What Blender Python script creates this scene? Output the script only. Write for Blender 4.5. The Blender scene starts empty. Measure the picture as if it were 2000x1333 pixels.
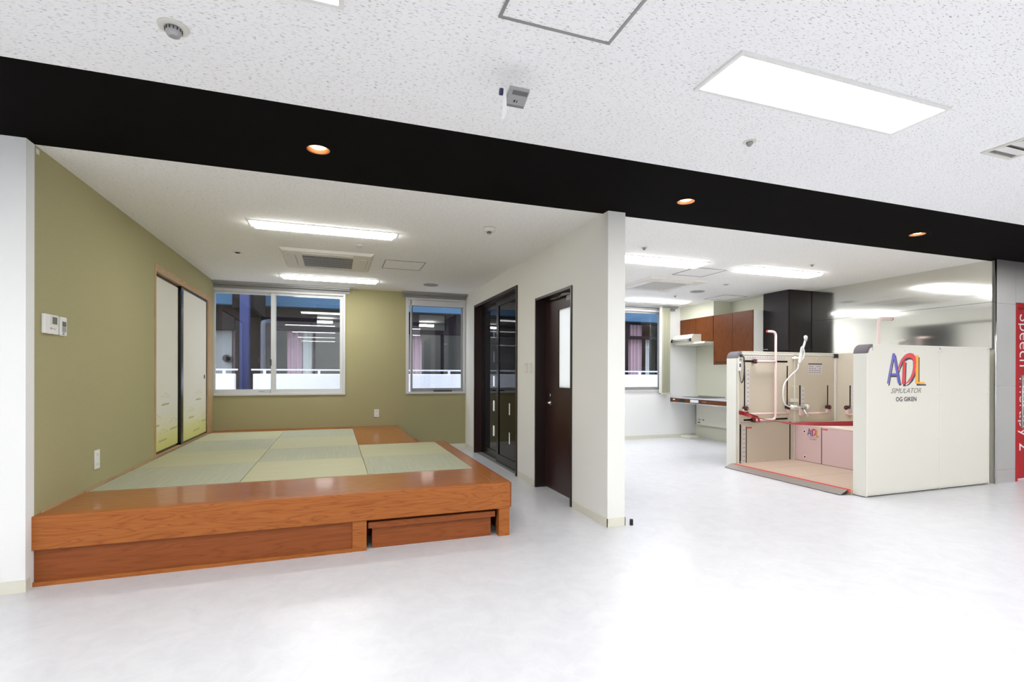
import bpy, bmesh, math, random
from mathutils import Vector, Matrix
random.seed(7)
SC = bpy.context.scene
COL = SC.collection
PI = math.pi

# ------------------------------------------------------------------ camera, exposure, world
F_PX, TH, ROLL, PITCH, Y0 = 985.3, 0.3381, 0.0027, -0.0011, 732.1
fw = Vector((math.sin(TH)*math.cos(PITCH), math.cos(TH)*math.cos(PITCH), math.sin(PITCH)))
r0 = Vector((math.cos(TH), -math.sin(TH), 0)); u0 = r0.cross(fw)
rt = r0*math.cos(ROLL) + u0*math.sin(ROLL); up = u0*math.cos(ROLL) - r0*math.sin(ROLL)
cd = bpy.data.cameras.new('camera'); cam = bpy.data.objects.new('camera', cd); COL.objects.link(cam)
cd.sensor_width = 36; cd.lens = 36*F_PX/2000; cd.shift_y = (Y0-666.5)/2000
cd.clip_start = 0.02; cd.clip_end = 200
cam.matrix_world = Matrix(((rt.x, up.x, -fw.x, 0), (rt.y, up.y, -fw.y, 0), (rt.z, up.z, -fw.z, 1.3), (0, 0, 0, 1)))
SC.camera = cam
vs = SC.view_settings
vs.view_transform = 'Standard'; vs.look = 'None'; vs.gamma = 1; vs.use_curve_mapping = False
vs.exposure = 0.93
w = bpy.data.worlds.new('dusk'); SC.world = w; w.use_nodes = True
bg = w.node_tree.nodes['Background']
bg.inputs[0].default_value = (0.78, 0.85, 1.0, 1); bg.inputs[1].default_value = 2.1
SC.cycles.max_bounces = 10; SC.cycles.diffuse_bounces = 6; SC.cycles.glossy_bounces = 5
SC.cycles.transparent_max_bounces = 16; SC.cycles.sample_clamp_indirect = 6

L_MAIN, L_TAT, L_KIT = 14.5, 17.0, 16.0

# ------------------------------------------------------------------ helpers
def lin(c):
    o = []
    for v in c:
        v = v/255.0
        o.append(v/12.92 if v <= 0.04045 else ((v+0.055)/1.055)**2.4)
    return (o[0], o[1], o[2], 1)

def B(): return bmesh.new()

def box(bm, x0, x1, y0, y1, z0, z1):
    v = [bm.verts.new(p) for p in ((x0,y0,z0),(x1,y0,z0),(x1,y1,z0),(x0,y1,z0),(x0,y0,z1),(x1,y0,z1),(x1,y1,z1),(x0,y1,z1))]
    for f in ((0,3,2,1),(4,5,6,7),(0,1,5,4),(1,2,6,5),(2,3,7,6),(3,0,4,7)):
        bm.faces.new([v[i] for i in f])
    return bm

def prism(bm, pts, a, b, axis='y'):
    """extrude 2D outline pts between a and b along axis; pts are the other two coordinates in order"""
    def P(p, t):
        if axis == 'x': return (t, p[0], p[1])
        if axis == 'y': return (p[0], t, p[1])
        return (p[0], p[1], t)
    A = [bm.verts.new(P(p, a)) for p in pts]; Bv = [bm.verts.new(P(p, b)) for p in pts]
    n = len(pts)
    f1 = bm.faces.new(A); f2 = bm.faces.new(Bv[::-1])
    for i in range(n):
        bm.faces.new((A[i], Bv[i], Bv[(i+1) % n], A[(i+1) % n]))
    bmesh.ops.recalc_face_normals(bm, faces=bm.faces)
    return bm

def tube(bm, pts, r, seg=12, cap=True):
    pts = [Vector(p) for p in pts]
    rings = []
    n = len(pts); prev = None
    for i, p in enumerate(pts):
        t = (pts[min(i+1, n-1)]-pts[max(i-1, 0)]).normalized()
        if prev is None:
            a = Vector((0, 0, 1)) if abs(t.z) < 0.9 else Vector((1, 0, 0))
            nx = t.cross(a).normalized()
        else:
            nx = (prev - t*prev.dot(t)).normalized()
        prev = nx; ny = t.cross(nx)
        rr = r[i] if isinstance(r, (list, tuple)) else r
        rings.append([bm.verts.new(p + nx*(rr*math.cos(2*PI*k/seg)) + ny*(rr*math.sin(2*PI*k/seg))) for k in range(seg)])
    for i in range(n-1):
        for k in range(seg):
            f = bm.faces.new((rings[i][k], rings[i][(k+1) % seg], rings[i+1][(k+1) % seg], rings[i+1][k])); f.smooth = True
    if cap:
        bm.faces.new(rings[0][::-1]); bm.faces.new(rings[-1])
    return bm

def lathe(bm, prof, c, seg=24, axis='z', cap0=True, cap1=True):
    """prof: list of (radius, height)"""
    rings = []
    for rr, hh in prof:
        ring = []
        for k in range(seg):
            a = 2*PI*k/seg
            if axis == 'z': p = (c[0]+rr*math.cos(a), c[1]+rr*math.sin(a), c[2]+hh)
            elif axis == 'y': p = (c[0]+rr*math.cos(a), c[1]+hh, c[2]+rr*math.sin(a))
            else: p = (c[0]+hh, c[1]+rr*math.cos(a), c[2]+rr*math.sin(a))
            ring.append(bm.verts.new(p))
        rings.append(ring)
    for i in range(len(rings)-1):
        for k in range(seg):
            f = bm.faces.new((rings[i][k], rings[i][(k+1) % seg], rings[i+1][(k+1) % seg], rings[i+1][k])); f.smooth = True
    if cap0: bm.faces.new(rings[0][::-1])
    if cap1: bm.faces.new(rings[-1])
    bmesh.ops.recalc_face_normals(bm, faces=bm.faces)
    return bm

def arc(points, radius, n=6):
    """round the corners of a polyline"""
    pts = [Vector(p) for p in points]; out = [pts[0]]
    for i in range(1, len(pts)-1):
        a, b, c = pts[i-1], pts[i], pts[i+1]
        d1 = (a-b).normalized(); d2 = (c-b).normalized()
        p0 = b+d1*radius; p1 = b+d2*radius
        for k in range(n+1):
            t = k/n
            out.append(p0*(1-t)**2 + b*2*t*(1-t) + p1*t*t)
    out.append(pts[-1]); return out

def spline(points, n=8):
    pts = [Vector(p) for p in points]; P = [pts[0]]+pts+[pts[-1]]; out = []
    for i in range(1, len(P)-2):
        for k in range(n):
            t = k/n
            out.append(0.5*((2*P[i])+(P[i+1]-P[i-1])*t+(2*P[i-1]-5*P[i]+4*P[i+1]-P[i+2])*t*t+(3*P[i]-P[i-1]-3*P[i+1]+P[i+2])*t**3))
    out.append(pts[-1]); return out

def wloc(o):
    v = Vector(o.location)
    while o.parent: o = o.parent; v += Vector(o.location)
    return v

def root(name, loc, label=None, cat=None, group=None, kind=None):
    o = bpy.data.objects.new(name, None); COL.objects.link(o); o.location = loc
    o.empty_display_size = 0.1
    return tag(o, label, cat, group, kind)

def tag(o, label=None, cat=None, group=None, kind=None):
    if label: o['label'] = label
    if cat: o['category'] = cat
    if group: o['group'] = group
    if kind: o['kind'] = kind
    return o

def obj(name, bm, mat, parent=None, label=None, bevel=0, smooth=False, kind=None):
    """link bm (built in world coordinates) as one mesh object, origin at its base centre"""
    xs = [v.co.x for v in bm.verts]; ys = [v.co.y for v in bm.verts]; zs = [v.co.z for v in bm.verts]
    c = Vector(((min(xs)+max(xs))/2, (min(ys)+max(ys))/2, min(zs)))
    bmesh.ops.translate(bm, verts=bm.verts, vec=-c)
    me = bpy.data.meshes.new(name); bm.to_mesh(me); bm.free()
    if smooth:
        for p in me.polygons: p.use_smooth = True
    mats = mat if isinstance(mat, list) else [mat]
    for m in mats: me.materials.append(m)
    o = bpy.data.objects.new(name, me); COL.objects.link(o)
    if parent:
        o.parent = parent; o.location = c - wloc(parent)
    else:
        o.location = c
    if bevel:
        b = o.modifiers.new('bevel', 'BEVEL'); b.width = bevel; b.segments = 2; b.limit_method = 'ANGLE'
    if label: o['label'] = label
    if kind: o['kind'] = kind
    return o

def struct(name, bm, mat, **k):
    return obj(name, bm, mat, kind='structure', **k)

def copy_tree(o, delta=None, parent=None):
    c = o.copy(); COL.objects.link(c)
    if parent: c.parent = parent
    elif delta is not None: c.location = Vector(o.location)+Vector(delta)
    for ch in list(o.children): copy_tree(ch, parent=c)
    return c

# ------------------------------------------------------------------ materials
def nodes(m):
    m.use_nodes = True; nt = m.node_tree
    return nt, nt.nodes, nt.links, nt.nodes['Principled BSDF']

def mat(name, rgb, rough=0.6, metal=0.0, spec=0.5, bump=None, coat=0, mottled=None, aniso=0):
    m = bpy.data.materials.new(name); nt, N, L, p = nodes(m)
    p.inputs['Base Color'].default_value = lin(rgb); p.inputs['Roughness'].default_value = rough
    p.inputs['Metallic'].default_value = metal; p.inputs['Specular IOR Level'].default_value = spec
    if coat: p.inputs['Coat Weight'].default_value = coat; p.inputs['Coat Roughness'].default_value = 0.08
    if bump or mottled:
        tc = N.new('ShaderNodeTexCoord')
    if bump:      # (scale, strength, distance)
        nz = N.new('ShaderNodeTexNoise'); nz.inputs['Scale'].default_value = bump[0]; nz.inputs['Detail'].default_value = 3
        L.new(tc.outputs['Object'], nz.inputs['Vector'])
        bp = N.new('ShaderNodeBump'); bp.inputs['Strength'].default_value = bump[1]; bp.inputs['Distance'].default_value = bump[2]
        L.new(nz.outputs['Fac'], bp.inputs['Height']); L.new(bp.outputs['Normal'], p.inputs['Normal'])
    if mottled:   # (scale, rgb2)
        nz = N.new('ShaderNodeTexNoise'); nz.inputs['Scale'].default_value = mottled[0]; nz.inputs['Detail'].default_value = 6
        L.new(tc.outputs['Object'], nz.inputs['Vector'])
        cr = N.new('ShaderNodeValToRGB'); cr.color_ramp.elements[0].position = 0.35; cr.color_ramp.elements[1].position = 0.65
        cr.color_ramp.elements[0].color = lin(rgb); cr.color_ramp.elements[1].color = lin(mottled[1])
        L.new(nz.outputs['Fac'], cr.inputs['Fac']); L.new(cr.outputs['Color'], p.inputs['Base Color'])
    return m

def emis(name, rgb, strength):
    m = bpy.data.materials.new(name); nt, N, L, p = nodes(m)
    p.inputs['Base Color'].default_value = (0.8, 0.8, 0.8, 1)
    p.inputs['Emission Color'].default_value = lin(rgb); p.inputs['Emission Strength'].default_value = strength
    return m

def ceiling_mat(name, rgb, dark):
    m = bpy.data.materials.new(name); nt, N, L, p = nodes(m)
    p.inputs['Roughness'].default_value = 0.9; p.inputs['Specular IOR Level'].default_value = 0.15
    tc = N.new('ShaderNodeTexCoord')
    # fissures: short strokes running along x, wobbling
    wn = N.new('ShaderNodeTexNoise'); wn.inputs['Scale'].default_value = 14
    L.new(tc.outputs['Object'], wn.inputs['Vector'])
    ad = N.new('ShaderNodeVectorMath'); ad.operation = 'MULTIPLY_ADD'
    L.new(wn.outputs['Color'], ad.inputs[0]); ad.inputs[1].default_value = (0.0, 0.035, 0); L.new(tc.outputs['Object'], ad.inputs[2])
    mp = N.new('ShaderNodeMapping'); mp.inputs['Scale'].default_value = (46, 190, 1)
    L.new(ad.outputs[0], mp.inputs['Vector'])
    n1 = N.new('ShaderNodeTexNoise'); n1.inputs['Scale'].default_value = 1.0; n1.inputs['Detail'].default_value = 1.5
    L.new(mp.outputs[0], n1.inputs['Vector'])
    r1 = N.new('ShaderNodeValToRGB'); r1.color_ramp.elements[0].position = 0.29; r1.color_ramp.elements[1].position = 0.40
    r1.color_ramp.elements[0].color = (0, 0, 0, 1); r1.color_ramp.elements[1].color = (1, 1, 1, 1)
    L.new(n1.outputs['Fac'], r1.inputs['Fac'])
    mx = N.new('ShaderNodeMix'); mx.data_type = 'RGBA'
    mx.inputs[6].default_value = lin(dark); mx.inputs[7].default_value = lin(rgb)
    L.new(r1.outputs['Color'], mx.inputs[0]); L.new(mx.outputs[2], p.inputs['Base Color'])
    bp = N.new('ShaderNodeBump'); bp.inputs['Strength'].default_value = 0.5; bp.inputs['Distance'].default_value = 0.002
    L.new(r1.outputs['Color'], bp.inputs['Height']); L.new(bp.outputs['Normal'], p.inputs['Normal'])
    return m

def wood(name, c1, c2, c3, rough, axis='x', scale=1.0, coat=0.0, contrast=1.0):
    m = bpy.data.materials.new(name); nt, N, L, p = nodes(m)
    p.inputs['Roughness'].default_value = rough
    p.inputs['Specular IOR Level'].default_value = 0.22
    if coat: p.inputs['Coat Weight'].default_value = coat; p.inputs['Coat Roughness'].default_value = 0.1
    tc = N.new('ShaderNodeTexCoord')
    mp = N.new('ShaderNodeMapping')
    s = {'x': (0.9, 9, 9), 'y': (9, 0.9, 9), 'z': (9, 9, 0.9)}[axis]
    mp.inputs['Scale'].default_value = [v*scale for v in s]
    L.new(tc.outputs['Object'], mp.inputs['Vector'])
    n0 = N.new('ShaderNodeTexNoise'); n0.inputs['Scale'].default_value = 1.3; n0.inputs['Detail'].default_value = 2; n0.inputs['Distortion'].default_value = 0.4
    L.new(mp.outputs[0], n0.inputs['Vector'])
    ml = N.new('ShaderNodeMath'); ml.operation = 'MULTIPLY'; ml.inputs[1].default_value = 22
    L.new(n0.outputs['Fac'], ml.inputs[0])
    fr = N.new('ShaderNodeMath'); fr.operation = 'PINGPONG'; fr.inputs[1].default_value = 1.0
    L.new(ml.outputs[0], fr.inputs[0])
    mp2 = N.new('ShaderNodeMapping')
    s2 = {'x': (3, 160, 160), 'y': (160, 3, 160), 'z': (160, 160, 3)}[axis]
    mp2.inputs['Scale'].default_value = s2
    L.new(tc.outputs['Object'], mp2.inputs['Vector'])
    n2 = N.new('ShaderNodeTexNoise'); n2.inputs['Scale'].default_value = 1; n2.inputs['Detail'].default_value = 2
    L.new(mp2.outputs[0], n2.inputs['Vector'])
    cr = N.new('ShaderNodeValToRGB'); e = cr.color_ramp.elements
    e[0].position = 0.0; e[0].color = lin(c1); e[1].position = 1.0; e[1].color = lin(c3)
    k = e.new(0.72); k.color = lin(c2)
    L.new(fr.outputs[0], cr.inputs['Fac'])
    mx = N.new('ShaderNodeMix'); mx.data_type = 'RGBA'; mx.blend_type = 'MULTIPLY'; mx.inputs[0].default_value = 0.35*contrast
    L.new(cr.outputs['Color'], mx.inputs[6]); L.new(n2.outputs['Fac'], mx.inputs[7])
    gm = N.new('ShaderNodeBrightContrast'); gm.inputs['Bright'].default_value = 0.0
    L.new(mx.outputs[2], p.inputs['Base Color'])
    return m

def brushed(name, rgb, rough=0.22, aniso=0.5, vertical=False):
    m = bpy.data.materials.new(name); nt, N, L, p = nodes(m)
    p.inputs['Base Color'].default_value = lin(rgb); p.inputs['Metallic'].default_value = 1
    p.inputs['Roughness'].default_value = rough; p.inputs['Anisotropic'].default_value = aniso
    tc = N.new('ShaderNodeTexCoord'); mp = N.new('ShaderNodeMapping')
    mp.inputs['Scale'].default_value = (3, 3, 600)
    L.new(tc.outputs['Object'], mp.inputs['Vector'])
    nz = N.new('ShaderNodeTexNoise'); nz.inputs['Scale'].default_value = 1; nz.inputs['Detail'].default_value = 2
    L.new(mp.outputs[0], nz.inputs['Vector'])
    bp = N.new('ShaderNodeBump'); bp.inputs['Strength'].default_value = 0.015; bp.inputs['Distance'].default_value = 0.0002
    L.new(nz.outputs['Fac'], bp.inputs['Height']); L.new(bp.outputs['Normal'], p.inputs['Normal'])
    return m

def glass(name, tint=(1, 1, 1), boost=1.0, ior=1.5, base=0.0):
    m = bpy.data.materials.new(name); m.use_nodes = True; nt = m.node_tree; N = nt.nodes; L = nt.links
    for n in list(N): N.remove(n)
    out = N.new('ShaderNodeOutputMaterial'); mx = N.new('ShaderNodeMixShader')
    tr = N.new('ShaderNodeBsdfTransparent'); tr.inputs[0].default_value = (*tint, 1)
    gl = N.new('ShaderNodeBsdfGlossy'); gl.inputs['Roughness'].default_value = 0.0
    fr = N.new('ShaderNodeFresnel'); ge = N.new('ShaderNodeNewGeometry'); mi = N.new('ShaderNodeMix'); mi.data_type = 'FLOAT'
    mi.inputs[2].default_value = ior; mi.inputs[3].default_value = 1/ior   # same reflectance on both faces of the thin pane
    L.new(ge.outputs['Backfacing'], mi.inputs[0]); L.new(mi.outputs[0], fr.inputs['IOR'])
    ml = N.new('ShaderNodeMath'); ml.operation = 'MULTIPLY_ADD'; ml.inputs[1].default_value = boost; ml.inputs[2].default_value = base; ml.use_clamp = True
    L.new(fr.outputs[0], ml.inputs[0]); L.new(ml.outputs[0], mx.inputs[0])
    L.new(tr.outputs[0], mx.inputs[1]); L.new(gl.outputs[0], mx.inputs[2]); L.new(mx.outputs[0], out.inputs[0])
    return m

def frosted(name, rgb, transl=0.75):
    m = bpy.data.materials.new(name); m.use_nodes = True; nt = m.node_tree; N = nt.nodes; L = nt.links
    for n in list(N): N.remove(n)
    out = N.new('ShaderNodeOutputMaterial'); mx = N.new('ShaderNodeMixShader'); mx.inputs[0].default_value = transl
    a = N.new('ShaderNodeBsdfPrincipled'); a.inputs['Base Color'].default_value = lin(rgb); a.inputs['Roughness'].default_value = 0.3
    b = N.new('ShaderNodeBsdfTranslucent'); b.inputs[0].default_value = lin(rgb)
    L.new(a.outputs[0], mx.inputs[1]); L.new(b.outputs[0], mx.inputs[2]); L.new(mx.outputs[0], out.inputs[0])
    return m

def tatami_mat(name, c1, c2, along='x'):
    m = bpy.data.materials.new(name); nt, N, L, p = nodes(m)
    p.inputs['Roughness'].default_value = 0.55; p.inputs['Specular IOR Level'].default_value = 0.35
    tc = N.new('ShaderNodeTexCoord'); mp = N.new('ShaderNodeMapping')
    mp.inputs['Scale'].default_value = (2, 150, 1) if along == 'x' else (150, 2, 1)
    L.new(tc.outputs['Object'], mp.inputs['Vector'])
    nz = N.new('ShaderNodeTexNoise'); nz.inputs['Scale'].default_value = 1; nz.inputs['Detail'].default_value = 2
    L.new(mp.outputs[0], nz.inputs['Vector'])
    cr = N.new('ShaderNodeValToRGB'); cr.color_ramp.elements[0].position = 0.3; cr.color_ramp.elements[1].position = 0.7
    cr.color_ramp.elements[0].color = lin(c1); cr.color_ramp.elements[1].color = lin(c2)
    L.new(nz.outputs['Fac'], cr.inputs['Fac']); L.new(cr.outputs['Color'], p.inputs['Base Color'])
    wv = N.new('ShaderNodeTexWave'); wv.wave_type = 'BANDS'; wv.bands_direction = 'Y' if along == 'x' else 'X'
    wv.inputs['Scale'].default_value = 40
    L.new(tc.outputs['Object'], wv.inputs['Vector'])
    bp = N.new('ShaderNodeBump'); bp.inputs['Strength'].default_value = 0.35; bp.inputs['Distance'].default_value = 0.003
    L.new(wv.outputs['Fac'], bp.inputs['Height']); L.new(bp.outputs['Normal'], p.inputs['Normal'])
    return m

def floor_mat():
    m = bpy.data.materials.new('pale vinyl floor'); nt, N, L, p = nodes(m)
    tc = N.new('ShaderNodeTexCoord')
    nz = N.new('ShaderNodeTexNoise'); nz.inputs['Scale'].default_value = 7; nz.inputs['Detail'].default_value = 9; nz.inputs['Roughness'].default_value = 0.7; nz.inputs['Distortion'].default_value = 0.6
    L.new(tc.outputs['Object'], nz.inputs['Vector'])
    cr = N.new('ShaderNodeValToRGB'); e = cr.color_ramp.elements
    e[0].position = 0.34; e[0].color = lin((205, 206, 211)); e[1].position = 0.62; e[1].color = lin((214, 215, 219))
    L.new(nz.outputs['Fac'], cr.inputs['Fac']); L.new(cr.outputs['Color'], p.inputs['Base Color'])
    p.inputs['Roughness'].default_value = 0.28; p.inputs['Specular IOR Level'].default_value = 0.42
    n2 = N.new('ShaderNodeTexNoise'); n2.inputs['Scale'].default_value = 5; n2.inputs['Detail'].default_value = 2
    L.new(tc.outputs['Object'], n2.inputs['Vector'])
    bp = N.new('ShaderNodeBump'); bp.inputs['Strength'].default_value = 0.02; bp.inputs['Distance'].default_value = 0.01
    L.new(n2.outputs['Fac'], bp.inputs['Height']); L.new(bp.outputs['Normal'], p.inputs['Normal'])
    return m

def fusuma_mat():
    m = bpy.data.materials.new('fusuma paper'); nt, N, L, p = nodes(m)
    p.inputs['Roughness'].default_value = 0.75
    tc = N.new('ShaderNodeTexCoord'); sp = N.new('ShaderNodeSeparateXYZ')
    L.new(tc.outputs['Object'], sp.inputs[0])
    cr = N.new('ShaderNodeValToRGB'); e = cr.color_ramp.elements
    e[0].position = 0.0; e[0].color = lin((206, 203, 118)); e[1].position = 0.45; e[1].color = lin((222, 220, 208))
    k = e.new(0.13); k.color = lin((212, 210, 140)); k = e.new(0.26); k.color = lin((220, 218, 188))
    L.new(sp.outputs['Z'], cr.inputs['Fac']); L.new(cr.outputs['Color'], p.inputs['Base Color'])
    return m

M = {}
M['wall'] = mat('white wallpaper', (232, 233, 232), 0.8, spec=0.2, bump=(180, 0.25, 0.002))
M['wallw'] = mat('warm white wallpaper', (228, 228, 223), 0.8, spec=0.2, bump=(180, 0.25, 0.002))
M['olive'] = mat('olive wallpaper', (168, 162, 124), 0.85, spec=0.15, bump=(300, 0.4, 0.002), mottled=(160, (162, 156, 117)))
M['ceil'] = ceiling_mat('fissured ceiling board', (240, 241, 242), (172, 172, 174))
M['ceil2'] = ceiling_mat('fissured ceiling board fine', (236, 236, 233), (190, 190, 186))
M['black'] = mat('black soffit cloth', (15, 14, 13), 0.95, spec=0.05, bump=(250, 0.3, 0.001))
M['floor'] = floor_mat()
M['base'] = mat('ivory skirting vinyl', (216, 214, 200), 0.5)
M['white'] = mat('white plastic', (226, 226, 224), 0.4)
M['offwhite'] = mat('ivory plastic', (214, 212, 204), 0.5)
M['greyp'] = mat('grey plastic', (150, 150, 150), 0.5)
M['acp'] = mat('air conditioner ivory', (214, 210, 202), 0.5)
M['splash'] = mat('cream kitchen wall panel', (204, 204, 186), 0.5)
M['acg'] = mat('grey intake grille', (184, 182, 176), 0.7)
M['dark'] = mat('dark plastic', (35, 35, 36), 0.5)
M['blackm'] = mat('black lacquer', (14, 12, 12), 0.25)
M['alu'] = mat('anodised aluminium', (196, 197, 198), 0.35, metal=0.4)
M['aluw'] = mat('pale window aluminium', (206, 207, 207), 0.4, metal=0.15)
M['alud'] = mat('grey aluminium rail', (150, 150, 148), 0.45, metal=0.3)  # darker grey aluminium for sashes, rails and frames
M['chrome'] = mat('chrome', (215, 215, 215), 0.12, metal=1)
M['steel'] = brushed('brushed stainless panel', (222, 221, 213), 0.085, 0.9)
M['steel2'] = brushed('brushed stainless column', (216, 215, 213), 0.38)
M['cedar_top'] = wood('varnished cedar boards', (180, 113, 50), (169, 102, 44), (154, 88, 38), 0.3, 'x', 1.0, coat=0.4)
M['cedar_y'] = wood('varnished cedar edge board', (178, 111, 51), (168, 101, 44), (153, 87, 38), 0.3, 'y', 1.0, coat=0.3)
M['cedar'] = wood('cedar beam', (179, 108, 52), (172, 101, 48), (155, 86, 41), 0.4, 'x', 1.2)
M['cedar_d'] = wood('cedar panel', (152, 85, 43), (147, 81, 41), (139, 74, 37), 0.42, 'x', 0.9)
M['light_wood'] = wood('light cypress frame', (200, 168, 126), (192, 158, 118), (182, 148, 108), 0.5, 'z', 1)
M['light_wood_y'] = wood('light cypress rail', (200, 168, 126), (192, 158, 118), (182, 148, 108), 0.5, 'y', 1)
M['walnut'] = wood('walnut laminate', (114, 63, 26), (104, 56, 23), (88, 46, 19), 0.4, 'z', 1.2)
M['walnut_y'] = wood('walnut laminate fascia', (108, 62, 30), (98, 55, 26), (84, 46, 22), 0.4, 'y', 1.2)
M['mahog'] = mat('dark mahogany laminate', (44, 20, 17), 0.32, bump=(90, 0.05, 0.001))
M['mahog2'] = mat('black brown casing', (33, 18, 16), 0.3)
M['tat_sheen_hi'] = tatami_mat('tatami rush along x bright sheen', (172, 170, 134), (187, 185, 151), 'x')  # same rush throughout; brighter weave sheen painted into the base colour
M['tat_sheen_lo'] = tatami_mat('tatami rush along y dull sheen', (161, 163, 138), (176, 177, 154), 'y')  # turned mats: duller sheen painted as a greyer base colour
M['paper'] = fusuma_mat()
M['gold'] = mat('painted gold cloud', (184, 172, 126), 0.6)
M['glass'] = glass('window glass', (0.93, 0.94, 0.95), 1.5, 1.5)
M['dglass'] = glass('dark film glass', (0.12, 0.12, 0.13), 1.0, 1.5)
M['tinted'] = glass('tinted slit glass', (.35, .37, .42), 1.0, 1.5)
M['clear'] = glass('clear slit glass', (.97, .98, .98), 1.0, 1.5)
M['frost'] = frosted('frosted pane', (240, 242, 242), 0.92)
M['red'] = mat('red door paint', (168, 12, 24), 0.4, spec=0.25)
M['redd'] = mat('dark red frame paint', (132, 16, 26), 0.4)
M['letter'] = mat('white lettering film', (232, 230, 230), 0.5)
M['panel'] = mat('cream booth panel', (216, 214, 204), 0.45, spec=0.4)
M['panel_in'] = mat('beige booth lining', (200, 191, 174), 0.4)
M['trimw'] = mat('white booth trim', (222, 221, 211), 0.35)
M['cap'] = mat('charcoal rounded cap', (112, 106, 112), 0.6)
M['pinkp'] = mat('pink tub panel', (212, 186, 186), 0.35)
M['tubw'] = mat('tub rim ivory', (238, 226, 212), 0.3)
M['rail'] = mat('pink vinyl rail', (234, 208, 204), 0.35)
M['railred'] = mat('red rail tip', (214, 62, 66), 0.35)
M['knob'] = mat('dark red knob', (46, 20, 18), 0.35)
M['strap'] = mat('red webbing strap', (136, 9, 18), 0.7, bump=(300, 0.3, 0.001))
M['deck'] = mat('beige non-slip deck', (194, 174, 156), 0.55)
M['ramp'] = mat('grey brown ramp plate', (136, 126, 120), 0.45)
M['redline'] = mat('red edge strip', (214, 70, 62), 0.5)
M['slot'] = mat('black slot', (8, 8, 8), 0.8, spec=0.1)
M['scale'] = mat('pale lilac scale strip', (206, 200, 202), 0.5)
M['tick'] = mat('grey print', (128, 122, 132), 0.6)
M['blue'] = mat('logo blue', (98, 98, 184), 0.5)
M['lred'] = mat('logo red', (216, 70, 76), 0.5)
M['orange'] = mat('logo orange', (246, 172, 62), 0.5)
M['lgrey'] = mat('logo grey', (72, 66, 76), 0.5)
M['lmid'] = mat('logo mid grey', (112, 110, 112), 0.5)
M['darkbox'] = mat('espresso laminate', (26, 21, 20), 0.45, spec=0.25)
M['counter'] = mat('pale grey counter top', (186, 187, 192), 0.3)
M['blind'] = mat('cream blind slat', (188, 188, 164), 0.7)
M['lamp_main'] = emis('lit fluorescent panel', (254, 253, 250), L_MAIN)
M['lamp_tat'] = emis('lit fluorescent cover', (253, 252, 250), L_TAT)
M['lamp_kit'] = emis('lit kitchen fluorescent cover', (252, 252, 254), L_KIT)
M['lamp_out'] = emis('lit tube outside', (255, 250, 245), 12)
M['halogen'] = emis('lit downlight bulb', (255, 222, 176), 12)
M['copper'] = mat('copper reflector', (235, 150, 100), 0.3, metal=0.8)
M['parapet'] = mat('white rendered parapet', (236, 236, 242), 0.9, bump=(30, 0.5, 0.01))
M['bluepaint'] = mat('blue painted steel', (32, 43, 90), 0.6)
M['bluefascia'] = mat('light blue fascia', (52, 88, 114), 0.8)
M['facade'] = mat('dark taupe facade', (36, 31, 33), 0.9, spec=0.05)
M['pipe'] = mat('galvanised drain pipe', (62, 66, 76), 0.5)
M['curtain'] = mat('dusty pink curtain', (166, 142, 148), 0.9)
M['curtain2'] = mat('grey sheer curtain', (178, 182, 176), 0.9)
M['inner'] = mat('opposite room wall', (150, 152, 150), 0.9)
M['screen'] = mat('green lcd screen', (88, 92, 78), 0.3)

HC = 2.69
XL, XQ, XQ2, XR, YB = -1.725, 2.188, 2.355, 7.457, 8.70
YF, YS0, YS1 = 3.771, 2.835, 3.862

# ------------------------------------------------------------------ room shell
bm = B(); box(bm, -6, 12, -7, 8.85, -0.1, 0); struct('floor', bm, M['floor'])
bm = B(); box(bm, -6, 12, -7, YS0, HC, HC+0.1); struct('ceiling', bm, M['ceil'])
bm = B(); box(bm, XL-0.2, 7.7, YS1, 8.85, HC, HC+0.1); struct('ceiling', bm, M['ceil2'])
# black soffit strip with three round holes
DL = [(-0.098, 3.35), (2.657, 3.36), (5.418, 3.37)]; DR = 0.062
bm = B(); xs = [-6]
def quadz(bm, pts, z): bm.faces.new([bm.verts.new((p[0], p[1], z)) for p in pts])
prev = -6
for cx, cy in DL:
    quadz(bm, [(prev, YS0), (prev, YS1), (cx-0.2, YS1), (cx-0.2, YS0)], HC); prev = cx+0.2
    n = 32
    def sq(a):
        c, s = math.cos(a), math.sin(a); k = 0.2/max(abs(c), abs(s)); return (cx+c*k, cy+s*k)
    for i in range(n):
        a, b = 2*PI*i/n+PI/4, 2*PI*(i+1)/n+PI/4
        quadz(bm, [(cx+DR*math.cos(a), cy+DR*math.sin(a)), (cx+DR*math.cos(b), cy+DR*math.sin(b)), sq(b), sq(a)], HC)
    quadz(bm, [(cx-0.2, YS0), (cx+0.2, YS0), (cx+0.2, cy-0.2), (cx-0.2, cy-0.2)], HC)
    quadz(bm, [(cx-0.2, cy+0.2), (cx+0.2, cy+0.2), (cx+0.2, YS1), (cx-0.2, YS1)], HC)
quadz(bm, [(prev, YS0), (prev, YS1), (12, YS1), (12, YS0)], HC)
box(bm, -6, 12, YS0, YS1, HC+0.15, HC+0.2)
bmesh.ops.remove_doubles(bm, verts=bm.verts, dist=1e-5)
struct('trim_1', bm, M['black'])

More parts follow.
